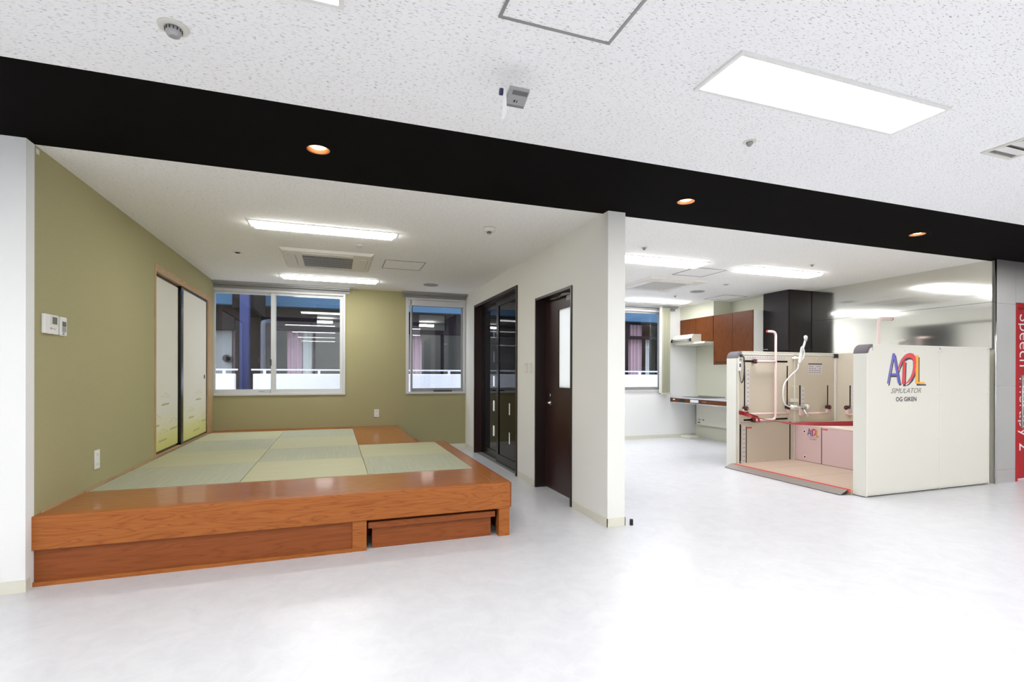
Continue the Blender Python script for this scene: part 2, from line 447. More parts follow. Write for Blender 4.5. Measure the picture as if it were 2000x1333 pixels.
# left wall block: white end face, olive room side
bm = B(); box(bm, -6, XL, YF, YS1, 0, HC); struct('wall_left_front', bm, M['wall'])
FY0, FY1, FZ0, FZ1 = 6.03, 8.56, 0.428, 2.415
bm = B()
box(bm, XL-0.14, XL, YS1, FY0, 0, HC); box(bm, XL-0.14, XL, FY1, YB, 0, HC)
box(bm, XL-0.14, XL, FY0, FY1, FZ1, HC); box(bm, XL-0.14, XL, FY0, FY1, 0, FZ0-0.01)
struct('wall_left', bm, M['olive'])
bm = B(); box(bm, XL-0.8, XL-0.14, FY0-.1, FY1+.1, 0, HC); struct('wall_closet', bm, M['wallw'])
# rear wall with three windows
W1 = (-1.80, 0.165, 0.955, 2.60); W2 = (1.143, 2.182, 0.955, 2.60); W3 = (4.25, 6.32, 0.95, 2.60)
def wall_y(x0, x1, holes, ya, yb):
    bm = B(); x = x0
    for h in holes:
        if h[0] > x: box(bm, x, h[0], ya, yb, 0, HC)
        box(bm, h[0], h[1], ya, yb, 0, h[2]); box(bm, h[0], h[1], ya, yb, h[3], HC); x = h[1]
    if x < x1: box(bm, x, x1, ya, yb, 0, HC)
    return bm
struct('wall_back', wall_y(XL-0.14, XQ, [W1, W2], YB, YB+0.15), M['olive'])
struct('wall_back_kitchen', wall_y(XQ, 7.6, [W3], YB, YB+0.15), M['wall'])
# partition with two door openings
D1 = (4.45, 5.40, 2.17); D2 = (6.012, 8.09, 2.43)
bm = B()
box(bm, XQ, XQ2, YF, D1[0], 0, HC); box(bm, XQ, XQ2, D1[0], D1[1], D1[2], HC); box(bm, XQ, XQ2, D1[1], D2[0], 0, HC)
box(bm, XQ, XQ2, D2[0], D2[1], D2[2], HC); box(bm, XQ, XQ2, D2[1], YB, 0, HC)
box(bm, XQ2-.022, XQ2, D2[0], 6.985, 0, D2[2])  # added unseen panel behind the near sliding leaf, brightens the steel wall's reflection
struct('wall_partition', bm, M['wallw'])
# right side
bm = B(); box(bm, 7.15, 7.7, 6.757, YB, 0, HC); struct('wall_right_kitchen', bm, M['splash'])
bm = B(); box(bm, 7.52, 7.7, 3.9, 6.757, 0, HC); struct('wall_right', bm, M['wallw'])
bm = B(); box(bm, 7.52, 7.84, YF+0.01, 3.9, 0, HC); box(bm, 7.84, 9.2, YF+0.01, 3.95, 2.19, HC); box(bm, 9.2, 12, YF+0.01, 3.95, 0, HC); struct('wall_front_right', bm, M['wall'])
bm = B(); box(bm, -6.1, -6, -7, YF, 0, HC); struct('wall_far_left', bm, M['wall'])
bm = B(); box(bm, 12, 12.1, -7, YF, 0, HC); struct('wall_far_right', bm, M['wall'])
bm = B(); box(bm, -6, 12, -7.1, -7, 0, HC); struct('wall_behind', bm, M['wall'])

# skirtings
bm = B(); box(bm, -6, XL, YF-0.006, YF, 0, 0.072); box(bm, XL, XL+0.005, YF-0.006, YF+.04, 0, 0.072); struct('baseboard_left', bm, M['base'])
bm = B(); box(bm, XQ-0.006, XQ, YF-0.006, D1[0]-.03, 0, 0.072); box(bm, XQ-0.006, XQ2+0.006, YF-0.006, YF, 0, 0.072)
box(bm, XQ2, XQ2+0.006, YF-0.006, D1[0]-.03, 0, 0.072)
box(bm, XQ-0.006, XQ, D1[1]+.02, D2[0]-.02, 0, 0.072); box(bm, XQ-0.006, XQ, D2[1]+.02, YB, 0, 0.072); struct('baseboard_partition', bm, M['base'])
bm = B(); box(bm, 1.05, XQ-0.006, YB-0.006, YB, 0, 0.072); struct('baseboard_back', bm, M['base'])
bm = B(); box(bm, XQ2, 7.15, YB-0.006, YB, 0, 0.072); struct('baseboard_kitchen', bm, M['base'])

# steel cladding on the right wall and the column
r = root('trim_2', (XR, 4.9, 1.616), kind='structure')
bm = B(); box(bm, XR, 7.52, YF+0.04, 6.235, 2.186, HC); obj('steel_panel', bm, M['steel'], r)
bm = B(); box(bm, XR, 7.52, YF+0.04, 6.235, 1.616, 2.182); obj('steel_panel', bm, M['steel'], r)
bm = B(); box(bm, XR+.0005, 7.51, YF+.041, 6.235, 2.181, 2.187); obj('panel_joint', bm, M['dark'], r)
r = root('trim_3', (7.6, YF, 0), kind='structure')
for z0, z1 in ((0, .158), (.162, 1.172), (1.176, 2.165), (2.169, HC)):
    bm = B(); box(bm, 7.462, 7.842, YF, YF+.01, z0, z1); obj('steel_panel', bm, M['steel2'], r)
for x0 in (7.845, 8.525):
    bm = B(); box(bm, x0, x0+.676, YF, YF+.01, 2.192, HC); obj('steel_panel', bm, M['steel2'], r)
bm = B(); box(bm, 9.203, 12, YF, YF+.01, 0, HC); obj('steel_panel', bm, M['steel2'], r)
bm = B(); tube(bm, [(7.462, YF+.006, 0), (7.462, YF+.006, HC)], 0.009, 8); obj('corner_bead', bm, M['chrome'], r)
r = root('trim_4', (7.5, 4, 0), kind='structure')
for z0, z1 in ((0, .158), (.162, 1.171), (1.175, 1.616)):
    bm = B(); box(bm, 7.495, 7.52, YF+.012, 6.235, z0, z1); obj('cream_panel', bm, M['base'], r)

# ------------------------------------------------------------------ windows
def sash(r, x0, x1, z0, z1, y, wd=0.045, lbl=None, stl=None, mt=None):
    """one framed sash with its pane as a sub-part"""
    bm = B(); d = 0.03
    sl, sr = stl or (wd, wd)
    box(bm, x0, x0+sl, y, y+d, z0, z1); box(bm, x1-sr, x1, y, y+d, z0, z1)
    box(bm, x0+sl, x1-sr, y, y+d, z0, z0+0.06); box(bm, x0+sl, x1-sr, y, y+d, z1-0.035, z1)
    s = obj('sash', bm, mt or M['aluw'], r)
    bm = B(); box(bm, x0+sl-.004, x1-sr+.004, y+.012, y+.017, z0+.056, z1-.031)
    obj('pane', bm, M['glass'], s)
    return s
def wframe(r, x0, x1, z0, z1, t=0.035, y=YB-0.02, d=0.15, name='window_frame'):
    bm = B(); box(bm, x0, x0+t, y, y+d, z0, z1); box(bm, x1-t, x1, y, y+d, z0, z1)
    box(bm, x0+t, x1-t, y, y+d, z0, z0+t); box(bm, x0+t, x1-t, y, y+d, z1-t, z1)
    return obj(name, bm, M['aluw'], r, bevel=.003)
r = root('window_1', (-.78, YB, .955), kind='structure')
wframe(r, *W1)
sash(r, -1.765, -0.875, .99, 2.565, YB+.075)
sash(r, -0.945, 0.13, .99, 2.565, YB+.03, stl=(.06, .05))
bm = B(); box(bm, -0.955, -0.935, YB-.005, YB+.03, 1.42, 1.52); obj('crescent_latch', bm, M['dark'], r)
bm = B(); box(bm, -1.12, -1.04, YB+.068, YB+.0755, 1.012, 1.022); obj('printed_label', bm, M['greyp'], r)
r = root('window_2', (1.66, YB, .955), kind='structure')
wframe(r, *W2)
bm = B(); box(bm, 1.22, 1.232, YB-.02, YB+.03, .985, 2.56); box(bm, 1.178, 1.19, YB-.02, YB+.02, .985, 2.56)
box(bm, 1.19, 2.147, YB-.02, YB+.02, 2.47, 2.56); obj('screen_cassette', bm, M['aluw'], r)
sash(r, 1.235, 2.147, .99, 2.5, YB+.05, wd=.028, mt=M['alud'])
bm = B(); box(bm, 1.62, 1.94, YB-.012, YB+.02, .99, 1.012); obj('screen_pull', bm, M['dark'], r)
r = root('window_3', (5.3, YB, .95), kind='structure')
wframe(r, *W3)
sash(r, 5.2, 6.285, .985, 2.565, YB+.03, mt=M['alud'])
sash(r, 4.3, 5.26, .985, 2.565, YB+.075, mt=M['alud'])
# blind boxes under the ceiling
for i, (x0, x1) in enumerate(((XL, .23), (1.09, 2.186), (4.0, 6.6))):
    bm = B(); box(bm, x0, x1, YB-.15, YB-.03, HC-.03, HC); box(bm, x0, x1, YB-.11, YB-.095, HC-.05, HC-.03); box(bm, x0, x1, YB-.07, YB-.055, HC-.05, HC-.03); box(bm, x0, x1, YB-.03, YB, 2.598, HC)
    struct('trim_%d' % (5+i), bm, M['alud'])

# vertical blind stack beside the kitchen window
r = root('vertical_blind', (6.43, 8.62, .94), 'cream vertical blind stacked open at right side of kitchen window', 'blind')
for k in range(9):
    bm = B(); x = 6.215+k*.021
    prism(bm, [(x, 8.55), (x+.008, 8.55), (x+.016, 8.65), (x+.008, 8.65)], .93, HC-.05, 'z'); obj('slat', bm, M['blind'], r)
bm = B(); box(bm, 6.165, 6.205, 8.56, 8.60, .905, HC-.03); obj('end_post', bm, M['trimw'], r)
bm = B(); box(bm, 6.165, 6.41, 8.55, 8.6, .90, .925); obj('bottom_bar', bm, M['blind'], r)

# ------------------------------------------------------------------ doors in the partition
r = root('door_1', (XQ, 4.92, 0), kind='structure')
bm = B(); t = .028
box(bm, XQ-.012, XQ2+.005, D1[0], D1[0]+t, 0, D1[2]); box(bm, XQ-.012, XQ2+.005, D1[1]-t, D1[1], 0, D1[2]); box(bm, XQ-.012, XQ2+.005, D1[0]+t, D1[1]-t, D1[2]-t, D1[2])
obj('door_frame', bm, M['mahog2'], r, bevel=.002)
lx0, lx1 = 2.30, 2.335; g = (4.63, 5.02, 1.155, 2.0)
bm = B()
box(bm, lx0, lx1, D1[0]+t, g[0], .012, 2.135); box(bm, lx0, lx1, g[1], D1[1]-t, .012, 2.135)
box(bm, lx0, lx1, g[0], g[1], .012, g[2]); box(bm, lx0, lx1, g[0], g[1], g[3], 2.135)
leaf = obj('door_leaf', bm, M['mahog'], r)
bm = B(); box(bm, lx0+.012, lx1-.012, g[0]-.003, g[1]+.003, g[2]-.003, g[3]+.003); obj('frosted_pane', bm, M['frost'], leaf)
bm = B(); lathe(bm, [(.026, 0), (.026, -.008), (.011, -.01), (.011, -.045)], (lx0, 5.235, .975), 16, 'x'); tube(bm, [(lx0-.043, 5.25, .975), (lx0-.043, 5.12, .975)], .009, 10)
obj('lever_handle', bm, M['chrome'], leaf)
bm = B(); lathe(bm, [(.024, 0), (.022, -.012)], (lx0, 5.235, 1.06), 16, 'x'); obj('lock_cylinder', bm, M['chrome'], leaf)
bm = B(); box(bm, lx0-.05, lx0, 4.53, 4.72, 2.06, 2.115); obj('door_closer', bm, M['greyp'], leaf)
bm = B(); tube(bm, [(lx0-.03, 4.58, 2.12), (lx0-.09, 4.72, 2.125), (lx0-.03, 4.95, 2.128)], .009, 8); obj('closer_arm', bm, M['alud'], leaf)

r = root('door_2', (XQ, 7.05, 0), kind='structure')
bm = B(); t = .04
box(bm, XQ-.015, XQ2+.005, D2[0], D2[0]+t, 0, D2[2]); box(bm, XQ-.015, XQ2+.005, D2[1]-t, D2[1], 0, D2[2]); box(bm, XQ-.015, XQ2+.005, D2[0]+t, D2[1]-t, D2[2]-t, D2[2])
obj('door_frame', bm, M['mahog'], r, bevel=.002)
bm = B(); box(bm, XQ+.02, XQ2-.02, D2[0]+t, D2[1]-t, 0, .006); obj('floor_track', bm, M['alud'], r)
def slide_leaf(y0, y1, x, slit_y, zs, sw):
    bm = B(); a = .10
    box(bm, x, x+.03, y0, y0+a, .01, 2.385); box(bm, x, x+.03, y1-a, y1, .01, 2.385)
    box(bm, x, x+.03, y0+a, y1-a, .01, .13); box(bm, x, x+.03, y0+a, y1-a, 2.29, 2.385)
    lf = obj('sliding_leaf', bm, M['blackm'], r)
    ya, yb, z_ = y0+a-.003, y1-a+.003, .127
    bm = B(); box(bm, x+.012, x+.018, ya, slit_y-sw, .127, 2.293); box(bm, x+.012, x+.018, slit_y+sw, yb, .127, 2.293)
    for z in list(zs)+[None]:
        zt = 2.293 if z is None else z-.08
        box(bm, x+.012, x+.018, slit_y-sw, slit_y+sw, z_, zt)
        if z is not None: z_ = z+.08
    obj('dark_pane', bm, M['dglass'], lf)
    for z in zs:
        bm = B(); box(bm, x+.012, x+.018, slit_y-sw+.0005, slit_y+sw-.0005, z-.0795, z+.0795); obj('pane_slit', bm, (M['letter'] if z < 1.0 else M['dglass']) if sw < .03 else (M['clear'] if z < 1.3 else M['tinted']), lf)  # slit brightness put into material
slide_leaf(6.052, 7.11, XQ+.065, 6.545, (.415, .815, 1.202, 1.574), .022)
slide_leaf(6.99, 8.05, XQ+.11, 7.42, (.425, .811, 1.189, 1.567, 1.938), .05)

# red therapy-room door on the right
r = root('door_3', (8.5, 3.82, 0), kind='structure')
bm = B(); box(bm, 7.845, 7.905, 3.775, 3.93, 0, 2.19); box(bm, 9.14, 9.2, 3.775, 3.93, 0, 2.19); box(bm, 7.905, 9.14, 3.775, 3.93, 2.135, 2.19); obj('door_frame', bm, M['red'], r, bevel=.003)
bm = B(); box(bm, 7.905, 9.14, 3.84, 3.88, .01, 2.135); leaf = obj('door_leaf', bm, M['red'], r)
bm = B(); tube(bm, [(8.02, 3.79, .645), (8.02, 3.79, 1.30)], .011, 12); tube(bm, [(8.02, 3.79, .72), (8.02, 3.84, .72)], .008, 8); tube(bm, [(8.02, 3.79, 1.22), (8.02, 3.84, 1.22)], .008, 8)
obj('pull_handle', bm, M['alu'], leaf)

def text_bm(body, size, shear=0.0, bold=0.0, ext=0.0):
    cu = bpy.data.curves.new('t', 'FONT'); cu.body = body; cu.size = size; cu.shear = shear; cu.offset = bold; cu.extrude = ext; cu.resolution_u = 3
    ob = bpy.data.objects.new('t', cu); COL.objects.link(ob)
    bpy.context.view_layer.update()
    me = bpy.data.meshes.new_from_object(ob.evaluated_get(bpy.context.evaluated_depsgraph_get()))
    bpy.data.objects.remove(ob); bm = B(); bm.from_mesh(me); bpy.data.meshes.remove(me); bpy.data.curves.remove(cu)
    return bm
def fit(bm, w=None, h=None):
    xs = [v.co.x for v in bm.verts]; ys = [v.co.y for v in bm.verts]
    sx = w/(max(xs)-min(xs)) if w else 1; sy = h/(max(ys)-min(ys)) if h else 1
    x0, y0 = min(xs), min(ys)
    for v in bm.verts: v.co = Vector(((v.co.x-x0)*sx, (v.co.y-y0)*sy, v.co.z))
    return bm
# vertical lettering, reading downward
bm = text_bm('Speech Therapy 2', .26, bold=-.003, ext=.0008)
xs = [v.co.x for v in bm.verts]; sc = 1.70/(max(xs)-min(xs)); x0 = min(xs)
for v in bm.verts:
    u, h_ = (v.co.x-x0)*sc, v.co.y*1.35*sc
    v.co = Vector((8.062+h_, 3.8385-v.co.z, 2.13-.07-u))
bmesh.ops.recalc_face_normals(bm, faces=bm.faces)
obj('lettering', bm, M['letter'], leaf)

# ------------------------------------------------------------------ ceiling fittings
def lamp_flush(name, x0, x1, y0, y1, mt, label, group=None):
    r = root(name, ((x0+x1)/2, (y0+y1)/2, HC-.02), label, 'ceiling light', group)
    bm = B(); t = .02
    box(bm, x0, x1, y0, y0+t, HC-.012, HC); box(bm, x0, x1, y1-t, y1, HC-.012, HC)
    box(bm, x0, x0+t, y0+t, y1-t, HC-.012, HC); box(bm, x1-t, x1, y0+t, y1-t, HC-.012, HC)
    obj('frame', bm, M['white'], r)
    bm = B(); box(bm, x0+t, x1-t, y0+t, y1-t, HC-.008, HC-.001); obj('diffuser', bm, mt, r)
    return r
first = lamp_flush('ceiling_light', 1.64, 3.01, 1.71, 2.02, M['lamp_main'], 'large lit rectangular light panel flush in the speckled ceiling of the front room')
for cx in (-4.33, -1.34, 1.64, 4.72, 7.7):
    for cy in (1.71, -.85, -3.45, -5.8):
        if (cx, cy) == (1.64, 1.71): continue
        c = copy_tree(first, (cx-1.64, cy-1.71, 0))
        if cx == -1.34 and cy == 1.71:
            c['label'] = 'light panel in the front room ceiling, only its rear corner in at the top edge'
        else:
            c['label'] = 'light panel in the front room ceiling outside the picture'; c['group'] = 'ceiling light panels behind the camera'
def lamp_drop(x0, x1, y0, y1, mt, label):
    r = root('ceiling_light', ((x0+x1)/2, (y0+y1)/2, HC-.03), label, 'ceiling light')
    bm = B(); box(bm, x0-.025, x1+.025, y0-.02, y1+.02, HC-.006, HC); obj('mounting_plate', bm, M['white'], r)
    bm = B(); z1, z0 = HC-.006, HC-.03
    a = [(x0, y0), (x1, y0), (x1, y1), (x0, y1)]; d = .02
    b = [(x0+d, y0+d), (x1-d, y0+d), (x1-d, y1-d), (x0+d, y1-d)]
    A = [bm.verts.new((*p, z1)) for p in a]; Bv = [bm.verts.new((*p, z0)) for p in b]
    for i in range(4): bm.faces.new((A[i], A[(i+1) % 4], Bv[(i+1) % 4], Bv[i]))
    bm.faces.new(Bv[::-1]); bm.faces.new(A); bmesh.ops.recalc_face_normals(bm, faces=bm.faces)
    obj('diffuser', bm, mt, r)
lamp_drop(-.72, .565, 5.10, 5.28, M['lamp_tat'], 'long lit lamp over the tatami, the nearer of two, before the air conditioner')
lamp_drop(-.71, .60, 7.75, 7.95, M['lamp_tat'], 'long lit lamp over the tatami, the farther one near the windows')
lamp_drop(3.08, 4.36, 5.10, 5.36, M['lamp_kit'], 'lit kitchen ceiling lamp nearest the white partition end')
lamp_drop(4.98, 6.30, 5.10, 5.36, M['lamp_kit'], 'lit kitchen ceiling lamp nearest the steel wall, left of the steel reflections')
lamp_drop(5.03, 6.36, 7.9, 8.14, M['lamp_kit'], 'lit kitchen ceiling lamp farthest back, just above the kitchen window')
lamp_drop(3.08, 4.36, 7.9, 8.14, M['lamp_kit'], 'lit kitchen ceiling lamp hidden behind the partition')

dls = ['lit warm downlight in black soffit above the tatami platform', 'lit warm downlight in black soffit, the middle one right of the partition', 'warm downlight in black soffit nearest the red door, showing only its copper reflector']
for (cx, cy), lb in zip(DL, dls):
    r = root('downlight', (cx, cy, HC-.003), lb, 'downlight', 'downlights in the black soffit')
    bm = B(); lathe(bm, [(DR+.006, -.003), (DR-.001, -.003), (DR-.004, .0), (.050, .012), (.045, .02)], (cx, cy, HC), 32, cap0=False, cap1=False); obj('reflector', bm, M['copper'], r, smooth=True)
    bm = B(); lathe(bm, [(.012, .009), (.034, .0105), (.0445, .0155), (.0445, .022)], (cx, cy, HC), 24); obj('bulb', bm, M['halogen'], r)

def hatch(x0, x1, y0, y1, label, inner=None, t=.012):
    r = root('ceiling_hatch', ((x0+x1)/2, (y0+y1)/2, HC-.004), label, 'ceiling hatch')
    bm = B(); box(bm, x0, x1, y0, y0+t, HC-.006, HC); box(bm, x0, x1, y1-t, y1, HC-.006, HC); box(bm, x0, x0+t, y0+t, y1-t, HC-.006, HC); box(bm, x1-t, x1, y0+t, y1-t, HC-.006, HC)
    obj('frame', bm, M['alud'], r)
    bm = B(); box(bm, x0+t, x1-t, y0+t, y1-t, HC-.002, HC); obj('panel', bm, inner or M['ceil2'], r)
hatch(.596, 1.086, 1.38, 1.868, 'aluminium-framed hatch in front room ceiling at the top edge', M['ceil'])
hatch(.578, 1.075, 6.30, 6.81, 'framed inspection hatch over the tatami beside the air conditioner')
hatch(4.41, 4.92, 5.37, 5.87, 'framed inspection hatch in kitchen ceiling between the two nearer lamps')
hatch(6.40, 6.90, 7.05, 7.58, 'framed inspection hatch in kitchen ceiling above the wall cabinets')

# ceiling vent at right
r = root('ceiling_vent', (3.93, 1.7, HC-.02), 'white slatted air grille in the front room ceiling at right edge', 'air vent')
bm = B(); x0, x1, y0, y1 = 3.79, 4.08, 1.3, 2.0; t = .025
box(bm, x0, x1, y0, y0+t, HC-.008, HC); box(bm, x0, x1, y1-t, y1, HC-.008, HC); box(bm, x0, x0+t, y0+t, y1-t, HC-.008, HC); box(bm, x1-t, x1, y0+t, y1-t, HC-.008, HC)
obj('frame', bm, M['offwhite'], r)
bm = B(); box(bm, x0+t, x1-t, y0+t, y1-t, HC-.001, HC); obj('backing', bm, M['lmid'], r)
for k in range(8):
    y = y1-t-.030-k*.078
    bm = B(); prism(bm, [(y, HC-.004), (y-.060, HC-.013), (y-.062, HC-.010), (y-.002, HC-.001)], x0+t, x1-t, 'x'); obj('slat', bm, M['white'], r)

# air conditioners
def aircon(x0, y0, label, grille):
    r = root('air_conditioner', (x0+.5, y0+.5, HC-.04), label, 'air conditioner')
    s = 1.02
    bm = B()
    a, b = [(x0, y0), (x0+s, y0), (x0+s, y0+s), (x0, y0+s)], .03
    A = [bm.verts.new((*p, HC)) for p in a]; c = [(x0+b, y0+b), (x0+s-b, y0+b), (x0+s-b, y0+s-b), (x0+b, y0+s-b)]
    Bv = [bm.verts.new((*p, HC-.03)) for p in c]
    for i in range(4): bm.faces.new((A[i], A[(i+1) % 4], Bv[(i+1) % 4], Bv[i]))
    bm.faces.new(Bv[::-1]); bm.faces.new(A); bmesh.ops.recalc_face_normals(bm, faces=bm.faces)
    obj('panel', bm, M['acp'], r)
    g0, g1 = .23, .79
    bm = B(); box(bm, x0+g0, x0+g1, y0+g0, y0+g1, HC-.036, HC-.03); gp = obj('grille', bm, M['dark'] if grille else M['acg'], r)
    if grille:
        bm = B(); n = 34
        for k in range(n+1):
            x = x0+g0+(g1-g0)*k/n; box(bm, x-.0012, x+.0012, y0+g0, y0+g1, HC-.0370, HC-.0361)
        for k in range(6):
            y = y0+g0+(g1-g0)*k/5; box(bm, x0+g0, x0+g1, y-.004, y+.004, HC-.0374, HC-.0370)
        obj('grille_bars', bm, M['acp'], gp)
    e = .07
    for (ax, bx, ay, by) in ((g0, g1, e, .15), (g0, g1, s-.15, s-e), (e, .15, g0, g1), (s-.15, s-e, g0, g1)):
        bm = B(); box(bm, x0+ax, x0+bx, y0+ay, y0+by, HC-.037, HC-.0295); obj('air_flap', bm, M['acp'] if grille else M['white'], r, bevel=.002)
        bm = B()
        if bx-ax > by-ay: box(bm, x0+ax, x0+bx, y0+by+.004, y0+by+.01, HC-.031, HC-.0295)
        else: box(bm, x0+bx+.004, x0+bx+.01, y0+ay, y0+by, HC-.031, HC-.0295)
        obj('outlet_gap', bm, M['greyp'], r)
aircon(-.585, 6.06, 'square ceiling cassette air conditioner with dark intake grille over the tatami', True)
aircon(4.20, 6.06, 'white square ceiling cassette air conditioner in the kitchen ceiling beside partition', False)

# sprinklers and detectors
def sprinkler(x, y, s, label, group='small sprinkler heads in the ceilings'):
    r = root('sprinkler_head', (x, y, HC-.03*s), label, 'sprinkler', group)
    bm = B(); lathe(bm, [(.038*s, 0), (.036*s, -.004)], (x, y, HC), 20); obj('escutcheon', bm, M['offwhite'], r)
    bm = B(); lathe(bm, [(.019*s, -.004), (.018*s, -.016*s), (.010*s, -.026*s), (.005*s, -.029*s)], (x, y, HC), 16); obj('head', bm, M['greyp'], r)
    return r
for x, y, s, lb in ((2.331, 2.371, 1, 'sprinkler head in the front room ceiling under the big light panel'),
                    (.251, 5.716, 1, 'sprinkler head over the tatami between near lamp and air conditioner'),
                    (.283, 8.5, 1, 'sprinkler head over the tatami close to the window wall'),
                    (3.197, 4.738, 1, 'sprinkler head in kitchen ceiling nearest the partition end'),
                    (5.668, 4.742, 1, 'sprinkler head in kitchen ceiling before the right lamp'),
                    (5.659, 7.44, 1, 'sprinkler head in kitchen ceiling just before the farthest lamp')):
    sprinkler(x, y, s, lb)
# heat detector top left: grey ribbed cup
def cup(x, y, s, label, name='smoke_detector', cat='smoke detector', plate=True):
    r = root(name, (x, y, HC-.05*s), label, cat)
    bm = B(); lathe(bm, [(.056*s, 0), (.054*s, -.006)], (x, y, HC), 24); obj('base_plate', bm, M['offwhite'], r)
    bm = B(); lathe(bm, [(.030*s, -.006), (.029*s, -.022*s), (.022*s, -.036*s), (.014*s, -.040*s)], (x, y, HC), 24); cupo = obj('cup', bm, M['greyp'], r)
    bm = B()
    for k in range(14):
        a = 2*PI*k/14; c, s_ = math.cos(a), math.sin(a)
        tube(bm, [(x+c*.0305*s, y+s_*.0305*s, HC-.010*s), (x+c*.0295*s, y+s_*.0295*s, HC-.021*s)], .0022*s, 6)
    obj('ribs', bm, M['dark'], cupo)
cup(-.613, 2.364, 1, 'grey ribbed detector cup in the front room ceiling at upper left', 'heat_detector', 'heat detector')
r = root('smoke_detector', (1.384, 4.6, HC-.06), 'round white smoke detector over the right of the tatami, near partition', 'smoke detector')
bm = B(); lathe(bm, [(.058, 0), (.057, -.02), (.05, -.035), (.042, -.04)], (1.384, 4.6, HC), 28); obj('body', bm, M['offwhite'], r)
bm = B(); lathe(bm, [(.021, -.04), (.021, -.05)], (1.384, 4.6, HC), 20); obj('sensing_chamber', bm, M['dark'], r)
bm = B(); lathe(bm, [(.023, -.05), (.018, -.058)], (1.384, 4.6, HC), 20); obj('tip', bm, M['greyp'], r)
def disc(name, x, y, rad, label, cat, holes=False):
    r = root(name, (x, y, HC-.012), label, cat)
    bm = B(); lathe(bm, [(rad, 0), (rad*.97, -.008), (rad*.8, -.012)], (x, y, HC), 32); obj('cover', bm, M['offwhite'] if holes else M['greyp'], r)
    bm = B(); lathe(bm, [(rad*.75, -.0121), (rad*.5, -.0135)], (x, y, HC), 32); obj('mesh_face', bm, M['greyp'], r)
disc('ceiling_speaker', 1.413, 7.85, .115, 'round flush speaker in the tatami room ceiling at right rear', 'speaker')
disc('ceiling_speaker', 5.716, 6.93, .12, 'round flush speaker in the kitchen ceiling between the two hatches', 'speaker')
r = root('emergency_light', (-1.052, 6.5, HC-.015), 'small round recessed emergency lamp over the tatami near the sliding paper doors', 'emergency light')
bm = B(); lathe(bm, [(.055, 0), (.052, -.006)], (-1.052, 6.5, HC), 24); obj('rim', bm, M['offwhite'], r)
bm = B(); lathe(bm, [(.028, -.006), (.022, -.014)], (-1.052, 6.5, HC), 20); obj('lens', bm, M['dark'], r)
r = root('emergency_light', (5.673, 6.23, HC-.015), 'small round recessed emergency lamp in the kitchen ceiling beside round speaker', 'emergency light')
bm = B(); lathe(bm, [(.06, 0), (.056, -.006)], (5.673, 6.23, HC), 24); obj('rim', bm, M['offwhite'], r)
bm = B(); lathe(bm, [(.034, -.006), (.026, -.014)], (5.673, 6.23, HC), 20); obj('lens', bm, M['greyp'], r)

# grey sensor box on a bracket under the front ceiling
r = root('ceiling_sensor', (.80, 2.2, HC-.14), 'grey vented sensor box on a bracket under the front room ceiling', 'sensor')
bm = B(); lathe(bm, [(.02, 0), (.02, -.005), (.009, -.008)], (.79, 2.36, HC), 16); tube(bm, [(.79, 2.36, HC-.006), (.785, 2.20, HC-.118)], .008, 10); obj('bracket', bm, M['offwhite'], r)
bm = B(); tube(bm, [(.722, 2.19, HC-.102), (.775, 2.19, HC-.102)], .012, 12); obj('swivel_arm', bm, M['white'], r)
bm = B(); tube(bm, [(.708, 2.192, HC-.10), (.722, 2.192, HC-.10)], .015, 12); obj('cable_clip', bm, M['bluepaint'], r)
# tilted body: profile in y-z, extruded in x
P0, P1 = Vector((2.132, HC-.112)), Vector((2.215, HC-.148)); dv = (P1-P0).normalized(); nv = Vector((-dv.y, dv.x))
def q(u, v): p = P0+dv*u+nv*v; return (p.x, p.y)
Lb = (P1-P0).length
bm = B(); prism(bm, [q(0, 0), q(Lb, 0), q(Lb+.004, .006), q(Lb, .018), q(0, .02), q(-.004, .012)], .738, .832, 'x')
body = obj('housing', bm, M['greyp'], r, bevel=.002)
bm = B()
for k in range(13):
    x = .755+k*.0056
    prism(bm, [q(.004, -.0012), q(.026, -.0012), q(.026, .0), q(.004, .0)], x, x+.0026, 'x')
for u in (Lb-.012, Lb-.006):
    prism(bm, [q(u, -.0006), q(u+.0018, -.0006), q(u+.0018, 0), q(u, 0)], .741, .829, 'x')
obj('vent_slots', bm, M['dark'], body, kind='stuff')
bm = B(); prism(bm, [q(.052, -.0006), q(.064, -.0006), q(.064, 0), q(.052, 0)], .772, .780, 'x'); prism(bm, [q(.052, -.0006), q(.064, -.0006), q(.064, 0), q(.052, 0)], .786, .79, 'x'); obj('printed_mark', bm, M['dark'], body)
bm = B(); prism(bm, [(.721, HC-.085), (.733, HC-.085), (.735, HC-.20), (.72, HC-.235), (.712, HC-.235), (.715, HC-.18)], 2.172, 2.174, 'y')
tag(obj('plastic_tag', bm, M['white']), 'thin white strip hanging beside the grey ceiling sensor', 'tag')

